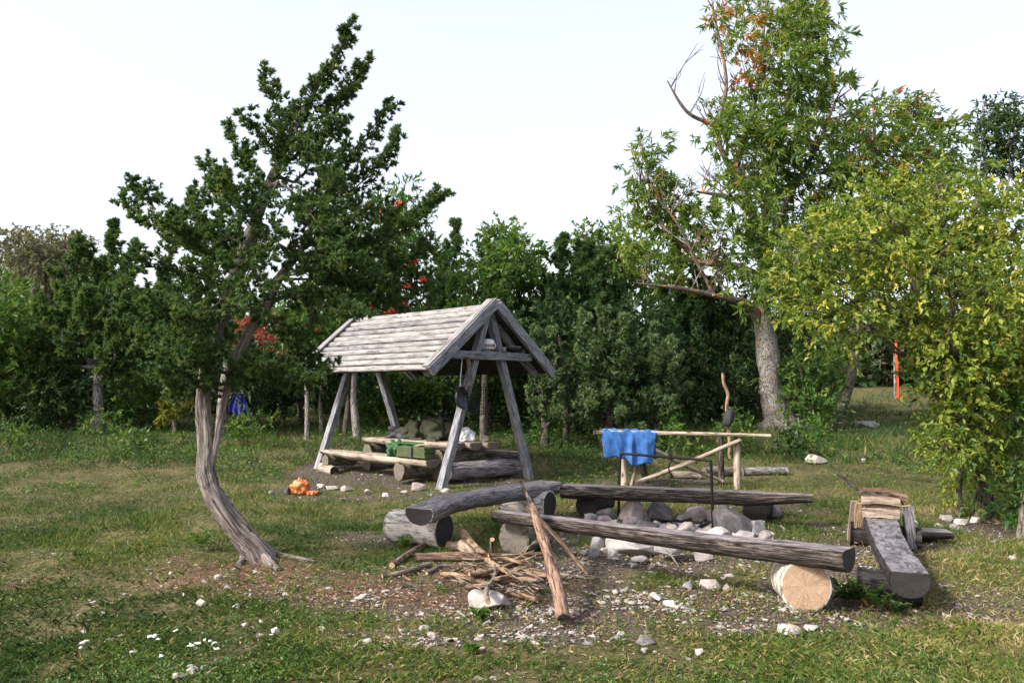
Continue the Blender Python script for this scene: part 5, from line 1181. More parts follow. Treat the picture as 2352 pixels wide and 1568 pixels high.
# ------------------------------------------------------------------ small things
ob = gp(686, 1138)
rb2 = empty("plastic_bag", ob, "bright orange plastic bag lying in the grass left of the shelter", "bag")
blob("body", ob + V3((0, 0.1, 0.10)), (0.14, 0.12, 0.115), M['plastic_orange'], rb2, 51, 0.10, 5, 0.9, 0.7, 0, 0.045)
blob("knot", ob + V3((0.0, 0.08, 0.20)), (0.035, 0.03, 0.05), M['plastic_orange'], rb2, 52, 0.2, 4, 0.9, 0.9, 0, 0.12)
blob("loose_corner", ob + V3((0.16, 0.04, 0.035)), (0.085, 0.07, 0.035), M['plastic_orange'], rb2, 53, 0.2, 4, 0.9, 0.9, 0, 0.12)
o = stone("stone", 656, 1136, 22, 16, M['st_dark'], "small black lump in the grass beside the orange bag", 90, None, None, 14)
o = stone("stone", 622, 1134, 18, 7, M['st_grey'], "small flat grey stone in the grass left of the black lump", 91, None, None, 14)
dw = gp(440, 1562)
o = loft("fallen_branch", [gp(455, 1566) + V3((0, 0, .01)), gp(498, 1540) + V3((0, 0, .02))], [0.012, 0.009], M['branch2'], prof_round(7), M['end_tan'], 8, None, (0, 0, 1), 0.08, 95); tag(o, "short tan stick on the dug-up patch in the grass", "branch")
for i, (px, py, w, h) in enumerate([(405, 1560, 34, 14), (440, 1548, 30, 16), (470, 1538, 30, 9), (435, 1536, 20, 10)]):
    stone("stone", px, py, w, h, M['st_moss'], "lichened stone in the small broken patch with the tan stick", 96 + i, "stones of the broken patch", None, 14)
# white yarrow heads
ry = np.random.RandomState(6)
for i, (px, py) in enumerate([(352, 1478), (362, 1474), (344, 1474), (404, 1460), (458, 1490), (470, 1487), (482, 1488), (492, 1490), (440, 1497), (304, 1516), (192, 1490), (200, 1486), (370, 1525), (500, 1502), (185, 1498), (622, 1468)]):
    p = gp(px, py + 12)
    r0 = empty("yarrow_flower", p, "flat white yarrow flower head on a thin stem in the grass", "flower", "white yarrow in the meadow")
    h = ry.uniform(0.05, 0.08)
    loft("stem", [p, p + V3((ry.uniform(-.01, .01), 0, h))], 0.0018, M['stem'], prof_round(5), None, 3, r0, (0, 1, 0), 0, i)
    blob("flower_head", p + V3((0, 0, h)), (0.012 * ry.uniform(.7, 1.2), 0.011, 0.006), M['petal'], r0, i, 0.6, 2, 0.9, 0.8)
# leafy weeds by the right bench and elsewhere
def weed(px, py, hpx, n, seed, lab, mat='green', size=0.05):
    p = gp(px, py); rg_ = np.random.RandomState(seed); d_ = p[1]; r0 = empty("leafy_weed", p, lab, "plant", "leafy weeds in the grass")
    Bs, Ds, Ls = [], [], []; tub = []
    for k in range(n):
        a = rg_.uniform(0, 6.28); h = hpx * d_ / F * rg_.uniform(0.6, 1.1); tip = p + V3((math.cos(a) * h * .7, math.sin(a) * h * .7, h))
        m_ = (p + tip) / 2 + V3((0, 0, h * .12)); P = resample([p, m_, tip], 9); tub.append(([p, m_, tip], [0.003, 0.0025, 0.0015]))
        for j in range(2, 9):
            for s_ in (-1, 1):
                dd = nrm(P[j] - P[j - 1]); sd = nrm(np.cross(dd, [0, 0, 1])) * s_
                Bs.append(P[j]); Ds.append(nrm(sd + dd * 0.5 + rg_.randn(3) * 0.3)); Ls.append(size * rg_.uniform(.6, 1.3))
    Bs, Ds, Ls = np.array(Bs), np.array(Ds), np.array(Ls)
    tubes_mesh("stems", tub, M['stem'], p, r0, 4, 0, seed)
    V_, k_ = leaf_arrays(Bs, Ds, Ls, Ls * .55, rg_, 'quad', 0.8)
    tag(foliage_obj("leaves", V_, k_, np.clip(0.55 + rg_.randn(len(Bs)) * .25, 0, 1), LEAF[mat], p, r0), kind='stuff')
weed(2022, 1402, 40, 9, 1, "yellowish leafy weed under the blackened end of the grey bench")
weed(1990, 1388, 55, 8, 2, "nettle-like weed between the birch round and the grey bench")
weed(2070, 1412, 26, 8, 3, "low weed in the shade before the blackened bench end", 'dark')
weed(1945, 1385, 40, 7, 4, "broad dark weed right behind the birch round", 'dark', 0.09)
weed(925, 1262, 28, 8, 5, "low green weed at the foot of the large white log round")
weed(455, 1265, 45, 8, 6, "bright green weed at the foot of the leaning juniper trunk")
weed(1100, 1425, 20, 7, 7, "small dock plant in the grass before the big white lump", 'green', 0.06)
weed(1085, 1500, 16, 6, 8, "flat-leaved weed in the foreground grass left of the dark stone", 'green', 0.05)

# marker tape on a far post
op = gp(2059, 914); ot = at_y(2058, 782, op[1])
po = empty("marker_post", op, "thin grey post wrapped in orange-red tape in the gap between the trees", "post")
loft("post", [op - V3((0.05, 0, .1)), ot + V3((-0.05, 0.05, -0.5))], [0.05, 0.045], M['gbark'], prof_round(8), None, 8, po, (0, 1, 0), 0.05, 601)
strap_pts = [op + V3((0.02, -0.06, 0.0)), op * .6 + ot * .4 + V3((0.02, -0.07, 0)), op * .3 + ot * .7 + V3((-0.02, -0.07, 0)), ot]
loft("tape", strap_pts, [1.0, 0.9, 1.1, 0.9], M['orange'], prof_box(0.04, 0.012), None, 24, po, (0, -1, 0.1), 0.15, 602, False)

# ------------------------------------------------------------------ the leaning juniper
JB = gp(592, 1284); JY = JB[1]
jr = empty("juniper_tree", JB, "windswept leaning juniper with a bent grey trunk beside the shelter", "tree")
def jp(px, py, dy=0.0): return at_y(px, py, JY + dy)
pxm = JY / F
jt = loft("trunk", [at_y(612, 1312, JY) , at_y(590, 1268, JY), at_y(545, 1215, JY), at_y(497, 1145, JY), at_y(474, 1085, JY), at_y(473, 1000, JY), at_y(466, 915, JY), at_y(480, 820, JY), at_y(503, 740, JY), at_y(540, 640, JY), at_y(590, 500, JY), at_y(650, 350, JY), at_y(720, 215, JY), at_y(800, 78, JY)],
     [40 * pxm, 29 * pxm, 24 * pxm, 23 * pxm, 20 * pxm, 18 * pxm, 16 * pxm, 15 * pxm, 14 * pxm, 16 * pxm, 12 * pxm, 8 * pxm, 5 * pxm, 2 * pxm], M['jbark'], prof_round(28), None, 110, jr, (0, 1, 0), 0.17, 700, True, None, 3.0)
loft("limb", [at_y(484, 1075, JY), at_y(494, 1030, JY - .02), at_y(512, 940, JY), at_y(535, 850, JY + .1), at_y(565, 775, JY + .1), at_y(612, 705, JY + .1), at_y(640, 640, JY + .15), at_y(700, 560, JY + .2), at_y(760, 450, JY + .2)], [9 * pxm, 8 * pxm, 7 * pxm, 9 * pxm, 11 * pxm, 12 * pxm, 10 * pxm, 8 * pxm, 4 * pxm], M['jbark'], prof_round(14), None, 40, jr, (0, 1, 0), 0.10, 701)
for i, pts in enumerate([[(600, 1270), (640, 1278), (690, 1286), (722, 1290)], [(570, 1262), (560, 1285), (548, 1300)], [(600, 1285), (625, 1300), (640, 1312)]]):
    W_ = [gp(*p) + V3((0, 0, 0.012)) for p in pts]; W_[0] = W_[0] + V3((0, 0.03, 0.04))
    loft("root", W_, [15 * pxm, 9 * pxm, 6 * pxm, 2 * pxm][:len(pts)], M['jbark'], prof_round(10), None, 20, jt, (0, 0, 1), 0.12, 702 + i)
def jl(pts, r0, r1, dy0=0.0, dy1=0.0):
    n_ = len(pts)
    return ([jp(p[0], p[1], dy0 + (dy1 - dy0) * (i / (n_ - 1)) ** 1.0) for i, p in enumerate(pts)], r0 * pxm * 1.14, r1 * pxm * 0.95)
JL = [jl([(480, 850), (420, 820), (360, 850)], 44, 26, -.1, -.5), jl([(520, 860), (560, 830), (600, 850)], 40, 26, -.1, -.5), jl([(600, 860), (660, 880), (720, 870)], 36, 20, -.1, -.4), jl([(470, 880), (440, 900), (410, 905)], 34, 20, -.1, -.4), jl([(530, 680), (460, 740), (400, 800)], 56, 36, -.1, -.6), jl([(560, 600), (500, 540), (430, 460)], 60, 24, .1, .5), jl([(600, 540), (540, 480), (500, 430)], 60, 26, -.1, -.4), jl([(660, 560), (760, 520), (850, 480)], 60, 24, -.1, -.4), jl([(640, 400), (700, 330), (760, 300)], 50, 24, -.1, -.3), jl([(640, 560), (720, 600), (830, 610)], 60, 40, -.1, -.5), jl([(560, 620), (470, 560), (390, 520)], 60, 30, -.1, -.5), jl([(570, 700), (630, 750), (670, 780)], 44, 20, 0, -.3), jl([(520, 700), (440, 660), (370, 660)], 60, 34, 0, .3), jl([(590, 500), (650, 350), (720, 215), (805, 70)], 78, 10), jl([(690, 410), (760, 270), (830, 148)], 50, 10, 0, .3), jl([(680, 490), (790, 370), (893, 248)], 62, 12, 0, .3),
      jl([(700, 520), (820, 430), (915, 318)], 68, 14, .1, .1), jl([(660, 600), (800, 560), (920, 520), (1002, 450)], 62, 14, 0, -.2), jl([(640, 640), (760, 640), (900, 620), (985, 560)], 72, 22, .1, .5),
      jl([(640, 670), (720, 685), (805, 730)], 44, 16, 0, -.5), jl([(700, 580), (830, 660), (900, 690)], 66, 30, .1, .4), jl([(560, 560), (430, 500), (305, 428)], 66, 20),
      jl([(550, 600), (420, 560), (283, 472)], 52, 12, 0, .5), jl([(530, 650), (420, 630), (310, 590)], 62, 26, 0, -.5), jl([(600, 490), (520, 440), (467, 378)], 62, 8, 0, .2), jl([(620, 430), (575, 380), (533, 312)], 56, 8),
      jl([(660, 330), (635, 250), (604, 180)], 38, 8), jl([(650, 390), (610, 320), (575, 280)], 46, 12, 0, -.3), jl([(510, 740), (420, 720), (335, 700)], 56, 28, 0, -.5), jl([(500, 780), (400, 790), (330, 770)], 50, 24, 0, .5),
      jl([(470, 905), (440, 868), (395, 882)], 38, 24, 0, -.35), jl([(475, 900), (485, 840), (460, 800)], 44, 24, 0, -.4), jl([(490, 890), (580, 862), (690, 858)], 38, 18, 0, -.25), jl([(560, 860), (650, 850), (748, 838)], 34, 12, .1, -.1),
      jl([(650, 860), (690, 790), (716, 700)], 38, 10, -.1, -.3), jl([(615, 520), (580, 600), (545, 690)], 74, 40, -.2, -.8), jl([(660, 430), (720, 500), (780, 590)], 66, 40, -.2, -.7), jl([(680, 300), (720, 360), (760, 430)], 50, 30, -.1, -.5),
      jl([(600, 520), (560, 560), (470, 600)], 70, 40, .2, .9), jl([(680, 480), (740, 520), (800, 600)], 66, 40, .2, .9), jl([(560, 640), (500, 700), (430, 740)], 60, 36, -.1, -.7), jl([(640, 420), (600, 470), (540, 500)], 66, 36, -.2, -.6),
      jl([(720, 600), (770, 660), (790, 700)], 46, 22, 0, -.2), jl([(545, 650), (520, 740), (480, 800)], 50, 36, .1, .6), jl([(720, 560), (860, 560), (900, 480)], 56, 22, .2, .6), jl([(640, 690), (700, 660), (740, 640)], 44, 40, .1, .1)]
rj = np.random.RandomState(77)
JS = sublimbs(rj, JL, 0.026, (0.20, 0, 0.16), 0.105, 0.034, 0.006, (0.8, 2.2), (0.7, 2.1))
B, D, L, W, g = needle_limbs(rj, JS, 265, 0.036, 0.0125, 4, 10, 0.12, (0.7, 1.0), 0.065, 0.05, (0.05, 0, 0.1), 0.1, 0.30)
V, k = leaf_arrays(B, D, L, W, rj, 'tri', 0.5)
tag(foliage_obj("crown", V, k, tint_of(rj, g, 0.14, 0.52, 0.18), LEAF['jun'], JB, jr), kind='stuff')
SK = np.vstack([resample([at_y(*p, JY) for p in [(480, 820), (503, 740), (540, 640), (590, 500), (650, 350), (720, 215), (800, 78)]], 60), resample([at_y(p[0], p[1], JY + .12) for p in [(512, 940), (535, 850), (565, 775), (612, 705), (640, 640), (700, 560), (760, 450)]], 40)])
JT = []
for p, r0, r1 in JL:
    below = SK[SK[:, 2] < p[0][2] + 0.05]; below = below if len(below) else SK
    q_ = below[np.argmin(np.linalg.norm(below - p[0], axis=1))]
    JT.append(([q_] + list(p), [max(0.012, r0 * 0.10), 0.012, 0.008, 0.003]))
tubes_mesh("branches", JT, M['bark'], JB, jr, 6, 0.06, 9)

# ------------------------------------------------------------------ other junipers
juniper("juniper_tree", "broad juniper with a bare grey trunk at the left edge of the clearing", (221, 992), [(187, 545, 55), (258, 515, 50), (125, 622, 40), (310, 560, 60), (92, 690, 45), (385, 610, 60), (110, 770, 40), (340, 720, 60), (200, 660, 60, -.9), (290, 640, 60, -.9), (160, 800, 45, -.8), (270, 780, 50, -1.0), (350, 800, 50, -.6), (230, 850, 40, -.9), (420, 700, 60, .5), (230, 600, 60, .8)], LEAF['jun'], M['gbark'], 801, 125, 0.095, 0.036, None, 0.13, 0.5, 0.06, 0.35, 0.7, 0.52, None, 9, 9, (224, 880), 0.20)
juniper("juniper_tree", "slender dark juniper spire rising behind the shelter roof", (1022, 985), [(1047, 512, 30), (1005, 590, 28), (1020, 560, 32, .2), (985, 650, 30), (1040, 640, 34, -.3), (1000, 720, 40)], LEAF['jun'], M['bark'], 802, 130, 0.11, 0.042, 23, 0.08, 0.4, 0.05, 0.3, 0.3, 0.35)
juniper("juniper_tree", "dense dark juniper with several blunt tops right of the shelter", (1320, 1010), [(1288, 548, 50), (1330, 565, 50), (1388, 580, 52), (1255, 640, 50), (1430, 640, 45), (1350, 620, 60, -.5), (1300, 660, 60, -.6), (1400, 680, 60, -.4), (1360, 560, 50, .5), (1270, 720, 50, -.3), (1440, 720, 50, .2), (1240, 700, 40, .6), (1270, 930, 45, -.2), (1380, 940, 45, -.2)], LEAF['jun'], M['bark'], 803, 125, 0.105, 0.040, 20.5, 0.14, 0.5, 0.08, 0.3, 0.6, 0.38)
juniper("juniper_tree", "bluish juniper with rounded tufts in front of the dense dark one", (1385, 1020), [(1340, 728, 45), (1385, 715, 45), (1428, 730, 42), (1360, 800, 50, -.4), (1420, 800, 45, -.4), (1330, 820, 40, -.1), (1400, 860, 50, -.3), (1350, 940, 45, -.4), (1420, 950, 45, -.4), (1390, 900, 45, -.6)], LEAF['jun2'], M['bark'], 804, 220, 0.075, 0.030, 17.3, 0.10, 0.4, 0.09, 0.3, 0.4, 0.62)
juniper("juniper_tree", "small juniper with two upright tufts beside the shelter gable", (1250, 1020), [(1230, 765, 30), (1268, 752, 34), (1250, 800, 40, -.2), (1290, 830, 36), (1235, 930, 40, -.3), (1275, 950, 40, -.4), (1255, 880, 40, -.4)], LEAF['jun2'], M['bark'], 805, 220, 0.075, 0.030, 17.3, 0.08, 0.35, 0.08, 0.35, 0.3, 0.55)
juniper("juniper_tree", "juniper with one pale rounded head left of the grey-barked ash", (1505, 1025), [(1500, 752, 40), (1470, 800, 45), (1535, 785, 42), (1495, 840, 50, -.4), (1450, 850, 40), (1540, 860, 45, -.2), (1470, 940, 45, -.4), (1530, 950, 45, -.4), (1500, 900, 45, -.5)], LEAF['jun2'], M['bark'], 806, 220, 0.075, 0.030, 17.5, 0.10, 0.4, 0.08, 0.3, 0.4, 0.52)
juniper("juniper_tree", "dark juniper standing in the shade behind the ash's dead limb", (1580, 1000), [(1555, 590, 40), (1600, 610, 40), (1630, 650, 45), (1520, 660, 45), (1570, 680, 50), (1640, 730, 50)], LEAF['jun'], M['bark'], 807, 120, 0.11, 0.042, 23, 0.10, 0.4, 0.08, 0.3, 0.5, 0.32)

# ------------------------------------------------------------------ the big ash and its neighbours
AB = gp(1797, 988); AY = AB[1]; ak = AY / F
ar = empty("ash_tree", AB, "tall old ash with a grey lichened trunk and half-bare top", "tree")
def ap(px, py, dy=0.0): return at_y(px, py, AY + dy)
at_ = loft("trunk", [at_y(1812, 1002, AY), ap(1793, 965), ap(1775, 920), ap(1768, 860), ap(1761, 790), ap(1752, 735), ap(1752, 670), ap(1758, 600), ap(1752, 540), ap(1727, 490), ap(1709, 435), ap(1690, 380)],
     [46 * ak, 33 * ak, 27 * ak, 25 * ak, 23 * ak, 21 * ak, 16 * ak, 13 * ak, 11 * ak, 10 * ak, 8 * ak, 6 * ak], M['abark'], prof_round(18), None, 60, ar, (0, 1, 0), 0.09, 820, True, None, 2.0)
for i, pts in enumerate([[(1770, 985), (1745, 996)], [(1815, 985), (1850, 1000), (1880, 985)]]):
    W_ = [ap(*p) - V3((0, 0.1, 0)) for p in pts]
    loft("root", W_, [30 * ak, 20 * ak, 14 * ak][:len(pts)], M['abark'], prof_round(10), None, 12, at_, (0, 0, 1), 0.14, 830 + i)
limbs = [([(1750, 745), (1722, 703), (1690, 690), (1640, 678), (1560, 662), (1455, 650)], [17, 12, 9, 7, 5, 2], 0, -1.2, "long dead limb stretching left"),
         ([(1750, 640), (1690, 612), (1610, 602), (1555, 588)], [12, 10, 8, 4], 0, .5, None),
         ([(1727, 495), (1690, 460), (1650, 448), (1600, 440)], [8, 6, 5, 3], 0, -.4, None),
         ([(1709, 435), (1680, 390), (1655, 340), (1643, 292), (1590, 266), (1563, 238), (1533, 186)], [9, 8, 7, 6, 5, 4, 1.5], 0, -.3, "bare twiggy limb reaching up left"),
         ([(1643, 300), (1660, 240), (1668, 200), (1664, 150), (1648, 70), (1635, 10)], [6, 6, 5, 4, 3, 1.5], 0, .3, None),
         ([(1690, 385), (1710, 320), (1730, 250), (1745, 160), (1755, 60), (1770, -50)], [8, 7, 6, 5, 4, 2], 0, .2, None),
         ([(1752, 545), (1765, 450), (1790, 350), (1810, 240), (1820, 120), (1850, -10)], [12, 9, 7, 6, 4, 2], 0, .6, None),
         ([(1760, 600), (1790, 500), (1830, 420), (1880, 330), (1920, 230)], [11, 8, 6, 5, 2], 0, -.5, None),
         ([(1755, 660), (1800, 600), (1840, 560), (1880, 490), (1930, 420)], [10, 8, 6, 5, 3], 0, .8, None),
         ([(1640, 678), (1600, 600), (1560, 520), (1500, 440)], [5, 4, 3, 2], -.8, -1.2, None), ([(1610, 602), (1540, 540), (1490, 470), (1470, 420)], [6, 5, 3, 2], .4, .2, None)]
tub = []
for i, (pts, rr, d0, d1, lab) in enumerate(limbs):
    W_ = [ap(p[0], p[1], d0 + (d1 - d0) * j / (len(pts) - 1)) for j, p in enumerate(pts)]
    o = loft("limb", W_, [r * ak * 0.9 for r in rr], M['lbark'], prof_round(10), None, 10 + 5 * len(pts), ar, (0, 1, 0.1), 0.08, 840 + i)
    if lab: o["label"] = lab
    rg_ = np.random.RandomState(900 + i); P = resample(W_, 24)
    for k_ in range(15 if i == 3 else 11):
        j = rg_.randint(7, 24); d_ = nrm(V3((rg_.uniform(-.7, .7), rg_.uniform(-.6, .6), rg_.uniform(0.4, 1.1)))); ln = rg_.uniform(0.5, 1.3)
        e = P[j] + d_ * ln; tub.append(([P[j], (P[j] + e) / 2 + rg_.randn(3) * 0.07, e], [0.022, 0.014, 0.006]))
        for _ in range(2):
            e2 = P[j] + d_ * ln * 0.55; d2 = nrm(d_ + rg_.randn(3) * 0.5); tub.append(([e2, e2 + d2 * ln * .25 + rg_.randn(3) * .03, e2 + d2 * ln * .5], [0.012, 0.009, 0.005]))
tubes_mesh("branches", tub, M['lbark'], AB, ar, 5, 0.05, 55)
ra_ = np.random.RandomState(88)
AL = [(1740, 560, 45, -1.2), (1770, 640, 45, -1.2), (1715, 610, 40, -1.2), (1790, 700, 36, -1.1), (1690, 530, 40, -1.2), (1800, 560, 45, -1.2), (1730, 430, 45, -1.2), (1690, 440, 34, -1.1), (1780, 330, 45, -1.2), (1850, 600, 45, -1.2), (1730, 680, 26, -1.2), (1500, 330, 34), (1470, 400, 45), (1500, 440, 55), (1460, 480, 50), (1540, 470, 55), (1490, 540, 60), (1560, 540, 55), (1600, 500, 40), (1440, 560, 40), (1530, 600, 50), (1600, 570, 40),
      (1660, 310, 45), (1690, 270, 45), (1650, 250, 32), (1720, 330, 55), (1700, 390, 40), (1740, 280, 50), (1760, 200, 50), (1720, 190, 36), (1700, 100, 34), (1660, 60, 30), (1640, 30, 24), (1740, 110, 42), (1790, 130, 55), (1780, 60, 50), (1830, 90, 50), (1850, 40, 50), (1720, 20, 40), (1800, 0, 60), (1870, 0, 45), (1860, 140, 45), (1900, 80, 34),
      (1810, 220, 50), (1850, 230, 55), (1800, 300, 60), (1880, 200, 45), (1920, 180, 36), (1880, 300, 60), (1940, 250, 34), (1830, 380, 60), (1770, 390, 60), (1900, 400, 60), (1760, 470, 50), (1830, 470, 60), (1650, 420, 26), (1700, 500, 34), (1780, 560, 45), (1870, 520, 50), (1680, 560, 40), (1640, 620, 36), (1800, 640, 40)]
ALw = px_lobes([(a_[0], a_[1], a_[2] * 0.82, *a_[3:]) for a_ in AL], AY, ra_, 1.3)
B, D, L, W, g, Tw = lobe_twigs(ra_, ALw, 36, 0.34, 14, 0.19, 0.046, 0.35, 0.60, 0.45, 0.25, (0.28, 0, 0), 0.05, 0.55)
V, k = leaf_arrays(B, D, L, W, ra_, 'quad', 0.6, 0.15)
tn = tint_of(ra_, g, 0.12, 0.42, 0.16)
hot = np.zeros(len(B), bool)                       # a few sprays already turned red at the top left
for (px, py, r) in [(1650, 40, 40), (1690, 20, 60), (1720, 60, 36), (1640, 60, 20), (1700, 170, 40), (1760, 30, 30)]:
    c = ap(px, py); hot |= (np.hypot(B[:, 0] - c[0], B[:, 2] - c[2]) < r * ak)
gr_ = ra_.rand(int(g.max()) + 1); tn = np.where(hot & (gr_[g] < 0.55), 0.90 + 0.1 * ra_.rand(len(B)), np.minimum(tn, 0.88))
tag(foliage_obj("crown", V, k, tn, LEAF['ash'], AB, ar), kind='stuff')
broadleaf("ash_tree", "leaning neighbour of the old ash with a broad wind-combed crown", (1895, 990), [(1950, 330, 60), (2010, 280, 55), (2060, 260, 50), (2110, 300, 55), (2150, 330, 50), (2000, 380, 75), (2090, 390, 75), (2160, 400, 50), (1930, 430, 60), (2040, 470, 70), (2130, 470, 55), (1960, 520, 60), (1900, 560, 50), (2100, 240, 26), (2180, 300, 26), (1990, 600, 60), (2090, 560, 60)], LEAF['ash'], M['bark'], 850, 32, 0.17, 0.046, 0.38, 11, 1.2, 0.14, (1985, 640), 'tree', None, 'quad', 0.28, (0.32, 0, 0), 0.42, 1, 0.55, None, False, 0.05, 0.6, (1950, 880))
broadleaf("thin_tree", "thin wind-combed tree with sparse foliage behind the yellowing bush", (2300, 1000), [(2262, 262, 26), (2312, 250, 28), (2255, 310, 30), (2320, 310, 34), (2290, 280, 22), (2270, 370, 34), (2330, 370, 36), (2250, 410, 24), (2345, 280, 20)], LEAF['dark'], M['gbark'], 851, 70, 0.13, 0.05, 0.32, 10, 0.5, 0.09, (2295, 560), 'tree', None, 'quad', 0.2, (0.35, 0, 0), 0.5, 1, 0.55, 24, False, 0.05)
# ------------------------------------------------------------------ the yellowing bush on the right
YL = [(1815, 610, 40), (1820, 680, 34), (1800, 560, 26), (1870, 570, 70), (1950, 520, 80), (2040, 470, 70), (2140, 440, 50), (2150, 410, 30), (2230, 480, 80), (2320, 510, 90), (1840, 640, 55), (1930, 620, 85), (2050, 570, 95), (2170, 560, 95), (2290, 600, 105), (1870, 710, 50), (1950, 700, 55), (2080, 650, 75), (2200, 680, 100), (2320, 720, 110),
      (1900, 750, 30), (1985, 745, 32), (1945, 790, 18), (2100, 740, 40), (2170, 780, 62), (2250, 820, 90), (2340, 850, 90), (2185, 890, 50), (2250, 930, 60), (2190, 980, 52), (2170, 1030, 45), (2240, 1040, 55), (2210, 1090, 45), (2260, 1120, 40), (2200, 800, 70, -.9), (2290, 700, 80, -1.0), (2120, 600, 70, -1.0), (2000, 560, 60, -.9), (2290, 960, 50), (2150, 870, 42, -.5), (2205, 960, 55, -.6), (2240, 870, 55, -.7), (2255, 1000, 46, -.5), (2190, 1040, 34, -.4), (2140, 810, 36, -.4)]
YR, YB, YT = broadleaf("yellowing_bush", "big arching bush with yellow-green leaves on dark stems at the right", (2252, 1188), YL, LEAF['bush'], M['bark'], 860, 135, 0.062, 0.034, 0.24, 10, 0.8, 0.085, (2235, 1000), 'bush', None, 'quad', 0.25, (0, 0, 0), 0.36, 1, 0.6, None, False, 0.12, 0.72, None, 6, 0.2, 0.40, 0.16)
for i, (x0, pts) in enumerate([(0, [(2205, 1178), (2200, 1120), (2215, 1050)]), (0, [(2275, 1190), (2270, 1100), (2260, 980), (2240, 850)]), (0, [(2235, 1000), (2190, 900), (2110, 790), (2050, 700), (1990, 640)]), (0, [(2060, 740), (1990, 760), (1920, 800)]), (0, [(2050, 735), (2120, 735), (2200, 740)])]):
    loft("stem", [at_y(p[0], p[1], YB[1] + (0.05 if i < 2 else -0.1)) for p in pts], [0.05, 0.045, 0.035, 0.025, 0.012][:len(pts)] if i < 3 else [0.02, 0.014, 0.007], M['bark'] if i < 3 else M['gbark'], prof_round(9), None, 22, YR, (0, 1, 0.1), 0.08, 870 + i)
# its nearest leaves, one by one
ry_ = np.random.RandomState(5); YC = [c_ for c_ in YR.children if c_.name.startswith("crown")][0]
lm = []
for t in (0.25, 0.45, 0.62, 0.78, 0.95):
    c_ = np.array([(0, 0, 0), (0.25, 0.22, 0.06), (0.55, 0.26, 0.05), (0.85, 0.14, -0.04), (1.0, 0, -0.12), (0.85, -0.14, -0.04), (0.55, -0.26, 0.05), (0.25, -0.22, 0.06), (0.3, 0, 0), (0.7, 0, -0.035)])
    f_ = [(0, 1, 8), (1, 2, 9, 8), (2, 3, 9), (3, 4, 9), (4, 5, 9), (5, 6, 9), (6, 7, 8, 9), (7, 0, 8)]
    lm.append(np_mesh("leaf", c_, [i for f in f_ for i in f], [len(f) for f in f_], [LEAF['bush']], None, None, {"tint": np.full(10, t)}, True))
TBs = np.vstack([t[0] for t in YT]); TDs = np.vstack([t[1] for t in YT]); TLs = np.concatenate([t[2] for t in YT])
vis = np.where((TBs[:, 0] / TBs[:, 1] < 0.62) & (TBs[:, 2] > 0.3))[0]
vis = vis[np.argsort(TBs[vis, 1])][:700]; ry_.shuffle(vis)
for i in range(300):
    j = vis[i % len(vis)]; s = ry_.uniform(0.5, 1.1); p = TBs[j] + TDs[j] * TLs[j] * s
    d_ = Vector(nrm(TDs[j] * 0.6 + ry_.randn(3) * 0.5 + V3((0, -0.25, -0.3))))
    up_ = Vector((ry_.randn() * .35, -0.35 + ry_.randn() * .3, 1)); y_ = up_.cross(d_).normalized(); z_ = d_.cross(y_)
    sc_ = ry_.uniform(0.06, 0.09)
    o = bpy.data.objects.new("leaf", lm[min(4, max(0, int(ry_.randn() * 1.1 + 2.3)))]); COL.objects.link(o); o.parent = YC
    mt = Matrix((d_, y_, z_)).transposed().to_4x4(); mt = Matrix.Translation(Vector(p - WOFF[YR.name])) @ mt @ Matrix.Scale(sc_, 4)
    o.matrix_basis = mt
# ------------------------------------------------------------------ broadleaf trees and shrubs round the clearing
Bd = broadleaf
Bd("birch_tree", "hazy grey-olive birch far off behind the left edge", (60, 960), [(20, 590, 55), (60, 570, 45), (90, 610, 60), (40, 650, 70), (100, 680, 60), (10, 700, 70), (60, 540, 18), (30, 550, 16)], LEAF['olive'], M['gbark'], 901, 34, 0.16, 0.07, 0.6, 12, 1.4, 0.16, None, 'tree', "far birches", 'tri', 0.6, (0, 0, 0), 0.45, 1, 0.6, 38)
Bd("birch_tree", "hazy grey-olive birch far off, partly behind the broad juniper", (150, 960), [(140, 590, 55), (165, 570, 36), (120, 620, 60), (180, 640, 60), (150, 690, 70), (150, 545, 18), (190, 560, 20)], LEAF['olive'], M['gbark'], 902, 34, 0.16, 0.07, 0.6, 12, 1.4, 0.16, None, 'tree', "far birches", 'tri', 0.6, (0, 0, 0), 0.5, 1, 0.6, 40)
Bd("leafy_tree", "bright green leafy tree at the far left edge of the clearing", (20, 1000), [(15, 690, 50), (60, 740, 45), (20, 770, 70), (80, 800, 55), (30, 850, 70), (90, 870, 60), (-60, 750, 90), (-50, 860, 90), (10, 920, 60)], LEAF['green'], M['bark'], 903, 70, 0.12, 0.065, 0.35, 9, 1.0, 0.10, None, 'tree', None, 'tri', 0.2, (0, 0, 0), 0.5, 1, 0.6, 21)
